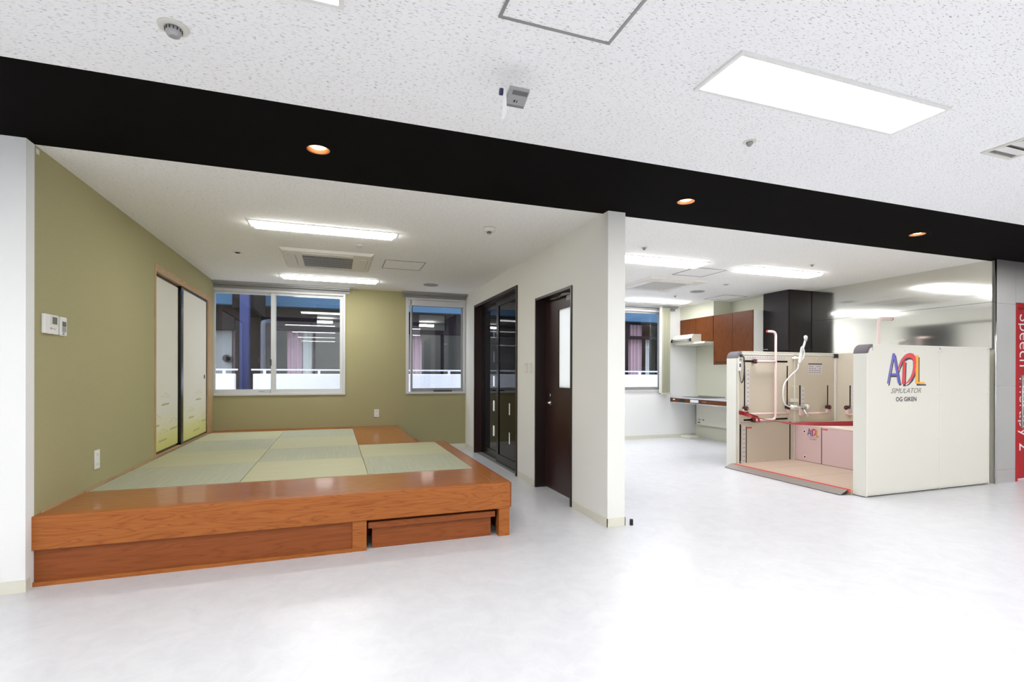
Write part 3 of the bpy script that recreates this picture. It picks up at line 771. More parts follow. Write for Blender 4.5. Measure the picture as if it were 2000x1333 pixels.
# ------------------------------------------------------------------ sliding paper doors (left olive wall)
r = root('sliding_paper_doors', (XL-.02, 7.2, .43), 'pair of white sliding paper doors with gold clouds in black frames, olive wall', 'sliding door')
r['kind'] = 'structure'; r.name = 'door_4'; del r['label']; del r['category']
bm = B(); t = .04
box(bm, XL-.1, XL+.006, FY0, FY0+t, FZ0, FZ1); obj('jamb', bm, M['light_wood'], r)
bm = B(); box(bm, XL-.1, XL+.006, FY1-.25, FY1, FZ0, FZ1); obj('jamb', bm, M['light_wood'], r)
bm = B(); box(bm, XL-.1, XL+.006, FY0+t, FY1-.25, FZ1-.07, FZ1); obj('head_rail', bm, M['light_wood_y'], r)
bm = B(); box(bm, XL-.1, XL+.002, FY0+t, FY1-.25, FZ0-.02, FZ0+.012); obj('sill', bm, M['light_wood_y'], r)
def fusuma(y0, y1, x, wl, wr, strokes, hy):
    z0, z1 = FZ0+.012, FZ1-.07
    bm = B(); box(bm, x, x+.022, y0, y0+wl, z0, z1); box(bm, x, x+.022, y1-wr, y1, z0, z1)
    box(bm, x, x+.022, y0+wl, y1-wr, z0, z0+.025); box(bm, x, x+.022, y0+wl, y1-wr, z1-.025, z1)
    fr = obj('black_frame', bm, M['blackm'], r)
    bm = B(); box(bm, x+.004, x+.016, y0+wl-.002, y1-wr+.002, z0+.023, z1-.023); pp = obj('paper_panel', bm, M['paper'], fr)
    bm = B(); xx = x+.0165
    for (a, za, b, zb) in strokes:
        prism(bm, [(a, za-.008), (b, zb-.012), (b+.01, zb+.008), (a+.03, za+.014)], xx-.0005, xx+.0005, 'x')
        for k in range(3):   # little wave arcs above each bar
            cy = a+(b-a)*(.1+.4*k)+.02; cz = za+.07+.03*(k % 2)
            for j in range(6):
                a0, a1 = PI*j/6, PI*(j+1)/6; rr = .055
                p0 = (cy+rr*math.cos(a0), cz+.5*rr*math.sin(a0)); p1 = (cy+rr*math.cos(a1), cz+.5*rr*math.sin(a1))
                prism(bm, [p0, p1, (p1[0], p1[1]+.003), (p0[0], p0[1]+.003)], xx-.0005, xx+.0004, 'x')
    obj('painted_clouds', bm, M['gold'], fr)
    if hy:
        bm = B(); lathe(bm, [(.032, 0), (.030, .003)], (xx, hy, 1.25), 20, 'x'); obj('finger_pull', bm, M['dark'], fr)
fusuma(FY0+t, 7.08, XL-.062, .012, .05, [(6.42, .95, 6.68, .958), (6.13, .735, 6.34, .74), (6.72, .655, 6.98, .665), (6.32, .56, 6.6, .568)], None)
fusuma(7.03, FY1-.25, XL-.034, .09, .012, [(7.73, .945, 8.0, .95), (7.38, .73, 7.63, .733), (8.03, .632, 8.27, .635), (7.6, .54, 7.92, .552)], 8.19)

# ------------------------------------------------------------------ tatami platform
ZP = .428; PX0, PX1, PY0 = XL+.002, 1.335, 3.834
r = root('tatami_platform', (-.2, 6, 0), 'L-shaped varnished cedar platform carrying the tatami mats', 'platform')
bm = B(); box(bm, PX0-.02, PX1, PY0, PY0+.09, .222, ZP); obj('front_beam', bm, M['cedar'], r, bevel=.004)
bm = B(); box(bm, PX0, PX1-.13, PY0+.09, 4.52, ZP-.04, ZP-.001); obj('front_boards', bm, M['cedar_top'], r)
bm = B(); box(bm, PX1-.13, PX1, PY0+.09, 6.52, .222, ZP-.0005); obj('side_beam', bm, M['cedar_y'], r, bevel=.003)
bm = B(); box(bm, PX1, PX1+.018, PY0+.02, 6.5, .225, ZP-.004); obj('side_trim', bm, M['cedar_d'], r, bevel=.002)
bm = B(); box(bm, .995-.10, PX1-.13, 6.40, 6.52, .222, ZP-.001); obj('rear_cross_beam', bm, M['cedar'], r)
bm = B(); box(bm, .275, .895, 6.40, YB-.002, ZP-.04, ZP-.001); obj('rear_boards', bm, M['cedar_y'], r)
bm = B(); box(bm, .895, .995, 6.52, YB-.002, .222, ZP-.0005); obj('rear_side_beam', bm, M['cedar_y'], r, bevel=.003)
bm = B(); box(bm, PX0, .275, 8.36, YB-.002, ZP-.04, ZP-.001); obj('rear_strip', bm, M['cedar'], r)
bm = B(); box(bm, PX0, XL+.022, 4.5, FY0, ZP-.02, ZP+.012); box(bm, PX0, XL+.010, PY0+.09, 4.5, ZP-.02, ZP+.012); obj('wall_batten', bm, M['light_wood_y'], r)
bm = B(); box(bm, PX0, .125, PY0+.025, PY0+.05, .026, .222); obj('front_panel', bm, M['cedar_d'], r)
bm = B(); box(bm, .125, .224, PY0+.012, PY0+.09, 0, .222); obj('post', bm, M['cedar'], r)
bm = B(); box(bm, PX0, .125, PY0+.008, PY0+.05, 0, .026); obj('kick_board', bm, M['cedar'], r)
bm = B(); box(bm, 1.243, 1.333, PY0+.008, PY0+.09, 0, .222); obj('post', bm, M['cedar'], r)
bm = B(); box(bm, PX0, 1.2, 4.2, 6.35, 0, .36); box(bm, PX0, .85, 6.35, YB-.02, 0, .36); obj('base_frame', bm, M['cedar_d'], r)
bm = B(); box(bm, 1.29, 1.31, PY0+.09, 6.5, 0, .222); obj('side_panel', bm, M['cedar_d'], r)

# half-size mats: three columns
cols = [(-1.700, -.715, 'against the olive wall'), (-.711, .272, 'in the middle column'), (.276, 1.203, 'in the right column beside the wooden edge')]
rows = [(4.523, 5.466, 'front row'), (5.47, 6.413, 'second row'), (6.417, 7.377, 'third row'), (7.381, 8.357, 'rear row')]
for ci, (x0, x1, cl) in enumerate(cols):
    for ri, (y0, y1, rl) in enumerate(rows):
        if ci == 2 and ri > 1: continue
        bm = B()
        yy1 = 6.398 if (ci == 2 and ri == 1) else y1
        box(bm, x0, x1, y0, yy1, ZP-.036, ZP+.004)
        o = obj('tatami_mat', bm, M['tat_sheen_hi'] if (ci+ri) % 2 else M['tat_sheen_lo'], bevel=.003)
        tag(o, 'square borderless tatami mat, %s, %s' % (rl, cl), 'tatami mat', 'tatami mats on the platform')

# step stools
def stool(x0, x1, y0, y1, h, label, t=.046, ov=.03):
    r = root('step_stool', ((x0+x1)/2, (y0+y1)/2, 0), label, 'step stool')
    bm = B(); box(bm, x0, x1, y0, y1, h-t, h); obj('top_board', bm, M['cedar_d'], r, bevel=.003)
    bm = B(); box(bm, x0+ov, x1-ov, y0+.025, y0+.045, 0, h-t); obj('front_panel', bm, M['cedar_d'], r)
    for xx in (x0+ov, x1-ov-.02):
        bm = B(); box(bm, xx, xx+.02, y0+.045, y1-.01, 0, h-t); obj('side_panel', bm, M['cedar_d'], r)
stool(.236, 1.218, 3.862, 4.17, .200, 'cedar pull-out step stored in the opening under the platform front')
stool(1.0, 1.24, 7.1, 8.2, .255, 'cedar step beside the narrow rear part of the platform')

# ------------------------------------------------------------------ wall devices
r = root('intercom_panel', (XL+.012, 4.02, 1.545), 'larger white wall controller with grey screen on the olive wall', 'wall controller')
bm = B(); box(bm, XL, XL+.020, 3.938, 4.104, 1.548, 1.672); b = obj('housing', bm, M['white'], r, bevel=.004)
bm = B(); box(bm, XL+.020, XL+.022, 4.0, 4.085, 1.608, 1.665); obj('display_bezel', bm, M['offwhite'], b)
bm = B(); box(bm, XL+.022, XL+.0225, 4.02, 4.078, 1.613, 1.658); obj('screen', bm, M['screen'], b)
bm = B(); box(bm, XL+.020, XL+.0215, 4.0, 4.012, 1.576, 1.59); box(bm, XL+.020, XL+.0215, 4.022, 4.034, 1.58, 1.586); box(bm, XL+.020, XL+.0215, 4.048, 4.056, 1.578, 1.584); obj('buttons', bm, M['greyp'], b)
r = root('wall_remote', (XL+.01, 4.18, 1.545), 'narrow white remote control in holder right of the larger controller', 'wall remote')
bm = B(); box(bm, XL, XL+.014, 4.142, 4.228, 1.546, 1.672); b = obj('housing', bm, M['white'], r, bevel=.008)
bm = B(); box(bm, XL+.014, XL+.0155, 4.163, 4.212, 1.61, 1.642); obj('screen', bm, M['screen'], b)
bm = B(); box(bm, XL+.014, XL+.0155, 4.163, 4.212, 1.572, 1.608); obj('keypad', bm, M['greyp'], b)
bm = B(); box(bm, XL+.014, XL+.0155, 4.168, 4.19, 1.563, 1.567); box(bm, XL+.014, XL+.0155, 4.165, 4.19, 1.554, 1.558); obj('printed_text', bm, M['dark'], b)
def outlet(face, a, z0, z1, w_, label, name='wall_outlet', cat='outlet', pairs=2, depth=.008):
    """face 'x+' : on wall x=XL facing +x ; 'y-' : on rear wall facing -y"""
    z = (z0+z1)/2
    if face == 'x+':
        r = root(name, (XL, a, z0), label, cat)
        bm = B(); box(bm, XL, XL+depth, a-w_/2, a+w_/2, z0, z1); p = obj('cover_plate', bm, M['white'], r, bevel=.003)
        for k in range(pairs):
            zc = z0+(z1-z0)*(k+.5)/pairs
            bm = B(); box(bm, XL+depth, XL+depth+.001, a-.012, a-.009, zc-.008, zc+.008); box(bm, XL+depth, XL+depth+.001, a+.009, a+.012, zc-.008, zc+.008); obj('socket_slots', bm, M['greyp'], p)
    else:
        r = root(name, (a, YB, z0), label, cat)
        bm = B(); box(bm, a-w_/2, a+w_/2, YB-depth, YB, z0, z1); p = obj('cover_plate', bm, M['white'], r, bevel=.003)
        for k in range(pairs):
            zc = z0+(z1-z0)*(k+.5)/pairs
            bm = B(); box(bm, a-.012, a-.007, YB-depth-.001, YB-depth, zc-.01, zc+.01); box(bm, a+.007, a+.012, YB-depth-.001, YB-depth, zc-.01, zc+.01); obj('socket_slots', bm, M['greyp'], p)
outlet('x+', 4.714, .563, .708, .085, 'white socket plate low on the olive wall beside the tatami')
outlet('y-', .663, .575, .705, .078, 'white socket plate on the olive window wall above wooden corner')
bm = B(); box(bm, XL, XL+.004, 3.872, 3.905, 2.643, 2.672); tag(obj('wall_sticker', bm, M['offwhite']), 'small pale square sticker at the top front corner of olive wall', 'sticker')
for y0, y1, lb in ((5.655, 5.745, 'white rocker switch plate between the partition doors, left one by the sliding doors'), (5.505, 5.58, 'white rocker switch plate between the partition doors, right one by the wooden door')):
    r = root('light_switch', (XQ, (y0+y1)/2, 1.31), lb, 'light switch')
    bm = B(); box(bm, XQ-.007, XQ, y0, y1, 1.312, 1.432); p = obj('cover_plate', bm, M['offwhite'], r, bevel=.003)
    bm = B(); box(bm, XQ-.010, XQ-.007, y0+.025, y1-.025, 1.34, 1.405); obj('rocker', bm, M['white'], p)
bm = B(); lathe(bm, [(.015, 0), (.015, .046), (.013, .05)], (2.417, 3.76, 0), 20); tag(obj('door_stop', bm, M['dark']), 'small black cylinder standing on the floor by the partition end', 'door stop')

# ------------------------------------------------------------------ kitchen
KX = 7.15
def cab(y0, y1, z0, z1, label, handle=None):
    r = root('wall_cabinet', (6.95, (y0+y1)/2, z0), label, 'cabinet', 'walnut wall cabinets')
    bm = B(); box(bm, 6.76, KX, y0+.002, y1-.002, z0+.004, z1-.004); obj('carcass', bm, M['wallw'], r)
    ym = (y0+y1)/2
    for a, b in ((y0, ym), (ym, y1)):
        bm = B(); box(bm, 6.74, 6.758, a+.003, b-.003, z0, z1); d = obj('door', bm, M['walnut'], r, bevel=.0015)
        if handle:
            bm = B(); box(bm, 6.728, 6.74, a+.05, b-.06, z0+.045, z0+.055); obj('bar_handle', bm, M['chrome'], d)
cab(7.727, 8.695, 1.948, 2.412, 'short walnut wall cabinet over the range hood')
cab(6.765, 7.720, 1.484, 2.412, 'tall walnut wall cabinet with bar handles, right of the range hood', True)
bm = B(); box(bm, 6.745, 7.15, 7.722, YB, 2.415, HC); struct('trim_8', bm, M['splash'])
# range hood
r = root('range_hood', (6.8, 8.3, 1.9), 'ivory slim range hood under the short walnut cabinet', 'range hood')
bm = B(); prism(bm, [(6.50, 1.965), (6.49, 1.99), (6.50, 2.005), (6.54, 2.085), (6.738, 2.085), (6.738, 1.93), (6.54, 1.93)], 8.05, 8.65, 'y'); obj('body', bm, M['base'], r, bevel=.004)
bm = B(); box(bm, 6.56, 7.148, 7.75, 8.68, 1.895, 1.93); obj('canopy_plate', bm, M['base'], r)
bm = B(); prism(bm, [(6.482, 1.955), (6.478, 1.975), (6.488, 2.0), (6.497, 2.0), (6.497, 1.955)], 8.09, 8.60, 'y'); p = obj('front_strip', bm, M['chrome'], r)
bm = B(); box(bm, 6.474, 6.478, 8.15, 8.5, 1.972, 1.988); obj('control_slot', bm, M['greyp'], p)
for a, b in ((8.05, 8.09), (8.60, 8.65)):
    bm = B(); prism(bm, [(6.480, 1.945), (6.474, 1.975), (6.486, 2.008), (6.499, 2.008), (6.499, 1.945)], a, b, 'y'); obj('end_cap', bm, M['dark'], r)
# counter
r = root('kitchen_counter', (6.8, 7.5, .74), 'wheelchair-height kitchen counter with grey top and walnut fascia', 'kitchen counter')
CX0, CY0, CY1 = 6.5, 6.762, 8.698
bm = B(); box(bm, CX0, 7.148, CY0, CY1, .822, .848); obj('counter_top', bm, M['counter'], r, bevel=.006)
bm = B(); box(bm, CX0+.006, CX0+.028, CY0, CY1, .742, .822); fa = obj('fascia', bm, M['walnut_y'], r)
bm = B(); box(bm, CX0+.004, 7.1, CY0, CY1, .734, .742); obj('bottom_edge', bm, M['aluw'], r)
bm = B(); box(bm, CX0, CX0+.006, 8.545, 8.605, .782, .804); obj('fascia_switch', bm, M['white'], fa, bevel=.002)
bm = B(); box(bm, CX0-.003, CX0+.006, 8.23, 8.395, .758, .809); k = obj('fascia_socket', bm, M['dark'], fa, bevel=.002)
bm = B(); lathe(bm, [(.014, 0), (.014, -.002)], (CX0-.003, 8.285, .784), 16, 'x'); lathe(bm, [(.014, 0), (.014, -.002)], (CX0-.003, 8.345, .784), 16, 'x'); obj('socket_face', bm, M['blackm'], fa)
bm = B(); box(bm, CX0, CX0+.006, 7.80, 8.09, .750, .82); obj('control_recess', bm, M['dark'], fa)
bm = B(); box(bm, CX0-.004, CX0, 7.84, 8.07, .760, .812); obj('control_panel', bm, M['white'], fa)
bm = B()
for k in range(4):
    for j in range(2): box(bm, CX0-.005, CX0-.004, 7.86+k*.038, 7.868+k*.038, .770+.026*j, .776+.026*j)
box(bm, CX0-.005, CX0-.004, 8.035, 8.053, .780, .792); obj('control_buttons', bm, M['dark'], fa)
bm = B(); box(bm, CX0-.008, CX0+.006, 7.62, 7.73, .782, .787); obj('drawer_handle', bm, M['chrome'], fa)
bm = B(); box(bm, CX0+.003, CX0+.0065, 7.5, 7.503, .744, .82); obj('drawer_joint', bm, M['dark'], fa)
bm = B(); box(bm, 7.075, 7.095, CY0, 8.60, .27, .734); lp = obj('modesty_panel', bm, M['base'], r)
bm = B(); box(bm, 7.072, 7.1, 8.60, 8.61, .27, .734); obj('panel_edge', bm, M['dark'], r)
bm = B()
for a in (8.53, 8.42): box(bm, 7.073, 7.075, a-.06, a, .36, .39)
obj('information_label', bm, M['greyp'], lp)
bm = B(); box(bm, 7.073, 7.075, 8.48, 8.55, .305, .325); obj('red_label', bm, M['knob'], lp)
r = root('cooktop', (6.8, 8.1, .848), 'black glass induction cooktop set in the grey counter', 'cooktop')
bm = B(); box(bm, 6.56, 7.0, 7.78, 8.42, .848, .853); obj('glass_plate', bm, M['blackm'], r)
bm = B(); box(bm, 7.0, 7.03, 7.74, 8.45, .848, .875); obj('rear_vent', bm, M['alud'], r, bevel=.002)
bm = B(); box(bm, 6.60, 6.98, 6.7, 7.3, .8485, .850); tag(obj('sink_rim', bm, M['alud']), 'metal sink rim in the counter mostly hidden by the booth', 'sink')
bm = B(); box(bm, 6.75, 6.99, 8.40, 8.69, 0, .05); tag(obj('floor_duct_cover', bm, M['base'], bevel=.006), 'low ivory box on the floor in the kitchen corner', 'duct cover')
# dark tall cabinet
r = root('tall_cabinet', (7.2, 6.5, 0), 'tall espresso-brown cupboard reaching the ceiling beside the steel wall', 'cupboard')
bm = B(); box(bm, 6.975, 7.51, 6.242, 6.755, 0, HC-.002); b = obj('body', bm, M['darkbox'], r)
bm = B(); box(bm, 6.953, 6.973, 6.246, 6.752, .08, 1.69); d = obj('lower_door', bm, M['darkbox'], r)
bm = B(); box(bm, 6.953, 6.973, 6.246, 6.752, 1.70, HC-.01); obj('upper_door', bm, M['darkbox'], r)
bm = B(); box(bm, 6.94, 6.953, 6.64, 6.75, 1.725, 1.737); obj('bar_handle', bm, M['chrome'], d)

# ------------------------------------------------------------------ bathing practice booth
BX0, BX1, BY0, BY1, BH = 5.30, 7.36, 3.79, 5.80, 1.63
booth = root('bathing_practice_booth', (6.3, 4.8, 0), 'cream panelled bathing practice booth with tub, rails and ramp', 'practice booth')
RC = .10
def rounded(x0, x1, z0, z1, rc, n=8, inset=0):
    pts = [(x0, z0), (x1, z0), (x1, z1)]
    for k in range(n+1):
        a = PI/2 + PI/2*k/n
        pts.append((x0+rc+rc*math.cos(a), z1-rc+rc*math.sin(a)))
    return pts
def booth_wall(name, y0, y1, outer):
    bm = B(); prism(bm, rounded(BX0+.004, BX1, .012, BH-.004, RC), y0+.004, y1-.004, 'y'); wl = obj(name, bm, M['panel'], booth)
    # charcoal end cap: curved quarter shell
    bm = B(); n = 10; o, i_ = [], []
    for k in range(n+1):
        a = PI/2+PI/2*k/n; c, s = math.cos(a), math.sin(a)
        o.append((BX0+RC+RC*c, BH-RC+RC*s)); i_.append((BX0+RC+(RC-.035)*c, BH-RC+(RC-.035)*s))
    prism(bm, o+i_[::-1], y0-.002, y1+.002, 'y'); obj('rounded_cap', bm, M['cap'], wl, bevel=.004)
    bm = B(); box(bm, BX0, BX0+.008, y0+.001, y1-.001, .01, BH-RC); obj('end_panel', bm, M['trimw'], wl)
    bm = B(); box(bm, BX0+RC, BX1, y0-.002, y1+.002, BH-.012, BH); obj('top_trim', bm, M['trimw'], wl)
    return wl
near = booth_wall('near_wall', BY0, BY0+.14, True)
far = booth_wall('far_wall', BY1-.18, BY1, False)
bm = B(); box(bm, 7.205, BX1, BY0+.14, BY1-.18, .012, BH-.012); right = obj('tub_side_wall', bm, M['panel_in'], booth)
bm = B(); box(bm, 7.20, BX1+.002, BY0+.14, BY1-.18, BH-.012, BH); obj('top_trim', bm, M['trimw'], right)
bm = B(); box(bm, 7.17, 7.20, BY1-.21, BY1-.18, .06, BH-.02); obj('corner_post', bm, M['trimw'], right)
bm = B(); box(bm, 7.16, 7.205, BY1-.225, BY1-.18, BH-.075, BH-.0125); obj('corner_bracket', bm, M['dark'], right)
# facing sheets and strips on the outside of the near wall
SX = 6.475
for a, b in ((BX0+RC, SX-.006), (SX+.006, BX1-.014)):
    bm = B(); box(bm, a if a > 5.5 else BX0+.02, b, BY0-.002, BY0+.004, .03, BH-.07 if a < 5.5 else BH-.03)
    if a < 5.5: box(bm, BX0+RC, b, BY0-.002, BY0+.004, BH-.07, BH-.03)
    obj('facing_sheet', bm, M['panel'], near)
bm = B(); box(bm, SX-.006, SX+.006, BY0-.005, BY0, .01, BH-.012); box(bm, BX1-.014, BX1+.002, BY0-.005, BY0, .01, BH); box(bm, BX0+.001, BX0+.02, BY0-.005, BY0, .01, BH-RC); obj('joint_strip', bm, M['trimw'], near)
bm = B(); box(bm, SX+.002, BX1-.02, BY0-.003, BY0, .010, .014); box(bm, BX0+.03, SX-.01, BY0-.003, BY0, .010, .014); obj('bottom_gap', bm, M['dark'], near)
bm = B()
for x in (BX0+.035, 5.9, SX-.03, SX+.03, 6.9, BX1-.03):
    for z in (.06, .58, 1.08, 1.565):
        if x in (5.9, 6.9) and z == 1.08: continue
        if x == BX0+.035 and z > 1.5: continue
        lathe(bm, [(.008, 0), (.006, -.003)], (x, BY0-.002, z), 10, 'y')
obj('screws', bm, M['trimw'], near)
bm = B(); lathe(bm, [(.006, 0), (.005, -.003)], (SX, BY0-.005, BH-.03), 10, 'y'); obj('dark_screw', bm, M['dark'], near)

# logo: drawn in a local u,v frame (pixels of a close study), u right, v down
LOGO = dict(
 A=[[(968,378),(1008,378),(1108,762),(1066,762),(1040,655),(912,655),(918,632),(1034,632),(978,420),(890,762),(868,762)]],
 L=[[(1395,395),(1450,395),(1450,742),(1575,746),(1578,766),(1395,766)]],
 D1=[[(1062,590),(1085,520),(1130,455),(1190,400),(1245,376),(1300,368),(1355,380),(1392,418),(1405,480),(1398,560),(1372,640),(1325,705),(1262,750),(1200,772),(1196,762),(1245,738),(1295,690),(1335,620),(1352,545),(1350,480),(1330,445),(1290,428),(1240,430),(1190,450),(1135,495),(1095,550),(1072,600)]],
 D2=[[(1162,482),(1206,462),(1190,772),(1140,772)]])
def logo(parent, origin, ux, uy, nrm, s, plain=False):
    """origin = world point of pixel (1232, 570); ux, uy unit vectors; s metres per pixel"""
    def bmw(polys, dx, dy, lift):
        bm = B()
        for poly in polys:
            fr = [bm.verts.new(origin+ux*((p[0]+dx-1232)*s)-uy*((p[1]+dy-570)*s)+nrm*(lift+.0006)) for p in poly]
            bk = [bm.verts.new(origin+ux*((p[0]+dx-1232)*s)-uy*((p[1]+dy-570)*s)+nrm*lift) for p in poly]
            bm.faces.new(fr); bm.faces.new(bk[::-1]); n = len(fr)
            for i in range(n): bm.faces.new((fr[i], bk[i], bk[(i+1) % n], fr[(i+1) % n]))
        bmesh.ops.recalc_face_normals(bm, faces=bm.faces); return bm
    allp = LOGO['A']+LOGO['L']+LOGO['D1']+LOGO['D2']
    obj('logo_shadow', bmw(allp, 24, 26, .0), M['lgrey'], parent)
    obj('logo_letter_a', bmw(LOGO['A'], 0, 0, .0012), M['blue'], parent)
    obj('logo_letter_l', bmw(LOGO['L'], 0, 0, .0012), M['orange'], parent)
    obj('logo_letter_d', bmw(LOGO['D1'], 0, 0, .0026), M['lred'], parent)
    obj('logo_letter_d_stem', bmw(LOGO['D2'], 0, 0, .0018), M['lred'], parent)
    for body, x0, x1, y0, y1, sh, bd, mt in (('SIMULATOR', 940, 1506, 822, 886, .35, 0, M['lmid']), ('OG GIKEN', 1028, 1416, 934, 992, 0, .006, M['lgrey'])):
        bm = fit(text_bm(body, .1, sh, bd*.3), (x1-x0)*s, (y1-y0)*s)
        for v in bm.verts: v.co = origin+ux*((x0-1232)*s+v.co.x)+uy*((570-y1)*s+v.co.y)+nrm*.0012
        bmesh.ops.recalc_face_normals(bm, faces=bm.faces)
        obj('lettering', bm, mt, parent)
logo(near, Vector((5.925, BY0-.003, 1.372)), Vector((1, 0, 0)), Vector((0, 0, 1)), Vector((0, -1, 0)), .000855)

# inside lining of the far wall
YI = BY1-.18
bm = B(); box(bm, BX0+.045, 6.36, YI-.006, YI, .05, .62); box(bm, BX0+.045, 6.36, YI-.006, YI, .63, 1.565); obj('lining_sheet', bm, M['panel_in'], far)
bm = B(); box(bm, 6.385, 7.17, YI-.006, YI, .05, 1.575); obj('lining_sheet', bm, M['panel_in'], far)
bm = B(); box(bm, 6.36, 6.385, YI-.010, YI, .05, 1.6); box(bm, BX0+.02, BX0+.045, YI-.010, YI, .05, 1.53); box(bm, BX0+.1, 7.17, YI-.010, YI, 1.585, 1.6); obj('joint_strip', bm, M['trimw'], far)
SL = YI-.008
def slot(p, a, b, z0, z1):
    bm = B(); w_ = .003 if b-a < .02 else 0; h_ = .003 if z1-z0 < .03 else 0; box(bm, a-w_, b+w_, SL-.001, SL+.004, z0-h_, z1+h_); obj('slot', bm, M['slot'], p)
slot(far, 5.42, 6.235, 1.482, 1.500); slot(far, 5.437, 5.450, .83, 1.425); slot(far, 6.224, 6.236, .83, 1.43)
slot(far, 5.43, 6.24, .652, .668); slot(far, 5.363, 5.378, .05, .605); slot(far, 5.476, 5.481, .05, .565); slot(far, 6.281, 6.292, .06, .614)
slot(far, 6.47, 6.485, .82, 1.145); slot(far, 7.027, 7.038, .81, 1.143)
strips = [(5.48, 5.53, .83, 1.39), (5.41, 5.46, .05, .58), (6.51, 6.56, .78, 1.12)]
for a, b, z0, z1 in strips:
    bm = B(); box(bm, a, b, SL, SL+.003, z0, z1); ss = obj('scale_strip', bm, M['scale'], far)
    bm = B()
    for k in range(int((z1-z0)/.062)): box(bm, a+.012, b-.012, SL-.001, SL, z0+.03+k*.062, z0+.041+k*.062)
    obj('scale_numerals', bm, M['tick'], far, kind='stuff')
bm = B(); box(bm, 5.45, 6.2, SL, SL+.003, 1.528, 1.563); obj('scale_strip', bm, M['scale'], far)
bm = B()
for k in range(16): box(bm, 5.49+k*.045, 5.505+k*.045, SL-.001, SL, 1.54, 1.552)
obj('scale_numerals', bm, M['tick'], far, kind='stuff')
bm = B(); box(bm, 5.488, 5.575, SL-.001, SL, .54, .558); obj('red_label', bm, M['railred'], far)
bm = B()
for x in (5.38, 5.80, 6.34, 6.41, 6.80, 7.14):
    for z in (.075, .605, 1.13, 1.55):
        if z == .605 and x > 6.36: continue
        if x == 5.8 and z == 1.13: continue
        lathe(bm, [(.009, 0), (.007, -.004)], (x, SL, z), 10, 'y')
obj('screws', bm, M['trimw'], far)
bm = B(); box(bm, 6.64, 6.915, SL, SL+.003, 1.31, 1.46); nt_ = obj('notice_sheet', bm, M['scale'], far)
bm = B(); box(bm, 6.64, 6.915, SL-.001, SL, 1.452, 1.47); obj('notice_header', bm, M['lgrey'], far)
bm = B()
for j in range(4):
    for k in range(5):
        if random.random() < .8: box(bm, 6.655+k*.05, 6.69+k*.05, SL-.001, SL, 1.33+j*.03, 1.34+j*.03)
obj('notice_print', bm, M['tick'], far)

# rails with knobs
RY = YI-.07
def knob(p, x, y, z, axis='y', d=-1, nm='knob'):
    bm = B(); lathe(bm, [(.012, .05*d*-1), (.03, .05*d*-1), (.034, .0), (.030, .012*d), (.016, .016*d)], (x, y, z), 8, axis); k = obj(nm, bm, M['knob'], p)
    bm = B(); lathe(bm, [(.010, .016*d), (.009, .020*d)], (x, y, z), 12, axis); obj('knob_button', bm, M['railred'], p)
rail = B(); tube(rail, arc([(5.79, RY, 1.915), (5.945, RY, 1.915), (5.945, RY, .66), (5.58, RY, .66)], .07), .0165, 14)
g1 = obj('grab_rail', rail, M['rail'], booth)
bm = B(); tube(bm, [(5.945, RY, 1.488), (5.60, RY, 1.488)], .014, 12); obj('cross_arm', bm, M['rail'], g1)
bm = B(); lathe(bm, [(.017, 0), (.017, -.006)], (5.79, RY, 1.915), 14, 'x'); obj('red_tip', bm, M['railred'], g1)
knob(g1, 5.59, RY+.01, 1.488); knob(g1, 5.575, RY+.01, .66)
bm = B(); tube(bm, [(5.30+.06, RY+.03, .745), (6.24, RY+.03, .745)], .015, 12); g2 = obj('grab_rail', bm, M['rail'], booth)
bm = B(); box(bm, 5.40, 5.44, RY+.025, YI-.008, .745, .82); box(bm, 6.195, 6.235, RY+.025, YI-.008, .745, .82); obj('rail_bracket', bm, M['rail'], g2)
knob(g2, 5.43, RY+.01, .828); knob(g2, 6.21, RY+.01, .828)
bm = B(); tube(bm, [(6.47, RY+.03, .73), (7.06, RY+.03, .73)], .015, 12); g3 = obj('grab_rail', bm, M['rail'], booth)
bm = B(); box(bm, 6.455, 6.50, RY+.025, YI-.008, .70, .80); box(bm, 6.99, 7.03, RY+.025, YI-.008, .73, .81); obj('rail_bracket', bm, M['rail'], g3)
knob(g3, 7.005, RY+.01, .815)
# lining and fittings of the tub side wall (faces left)
XI = 7.205
bm = B(); box(bm, XI-.004, XI, 5.38, 5.395, .83, 1.145); obj('slot', bm, M['slot'], right)
bm = B(); box(bm, XI-.004, XI, 4.2, 5.285, 1.478, 1.496); obj('slot', bm, M['slot'], right)
bm = B(); box(bm, XI-.004, XI, 4.2, 5.285, .655, .672); obj('slot', bm, M['slot'], right)
bm = B(); box(bm, XI-.003, XI, 5.31, 5.355, .75, 1.12); sc_ = obj('scale_strip', bm, M['scale'], right)
bm = B()
for k in range(6): box(bm, XI-.004, XI-.003, 5.322, 5.343, .77+k*.058, .782+k*.058)
obj('scale_numerals', bm, M['tick'], right)
bm = B(); tube(bm, [(XI-.06, 5.42, .72), (XI-.06, 4.15, .72)], .015, 12); g4 = obj('grab_rail', bm, M['rail'], booth)
bm = B(); box(bm, XI-.065, XI-.004, 5.37, 5.41, .72, .80); obj('rail_bracket', bm, M['rail'], g4)
knob(g4, XI-.065, 5.40, .815, 'x')
# rail inside the near wall, seen above it
bm = B(); tube(bm, arc([(6.03, 4.02, 1.945), (5.82, 4.02, 1.945), (5.82, 4.02, .70), (6.15, 4.02, .70)], .07), .0165, 14)
g5 = obj('grab_rail', bm, M['rail'], booth)
bm = B(); lathe(bm, [(.018, 0), (.018, .012)], (6.03, 4.02, 1.945), 14, 'x'); obj('red_tip', bm, M['railred'], g5)
bm = B(); tube(bm, [(5.82, 4.02, 1.45), (5.82, 3.93, 1.45)], .014, 10); tube(bm, [(6.1, 4.02, .70), (6.1, 3.93, .70)], .014, 10); obj('rail_bracket', bm, M['rail'], g5)

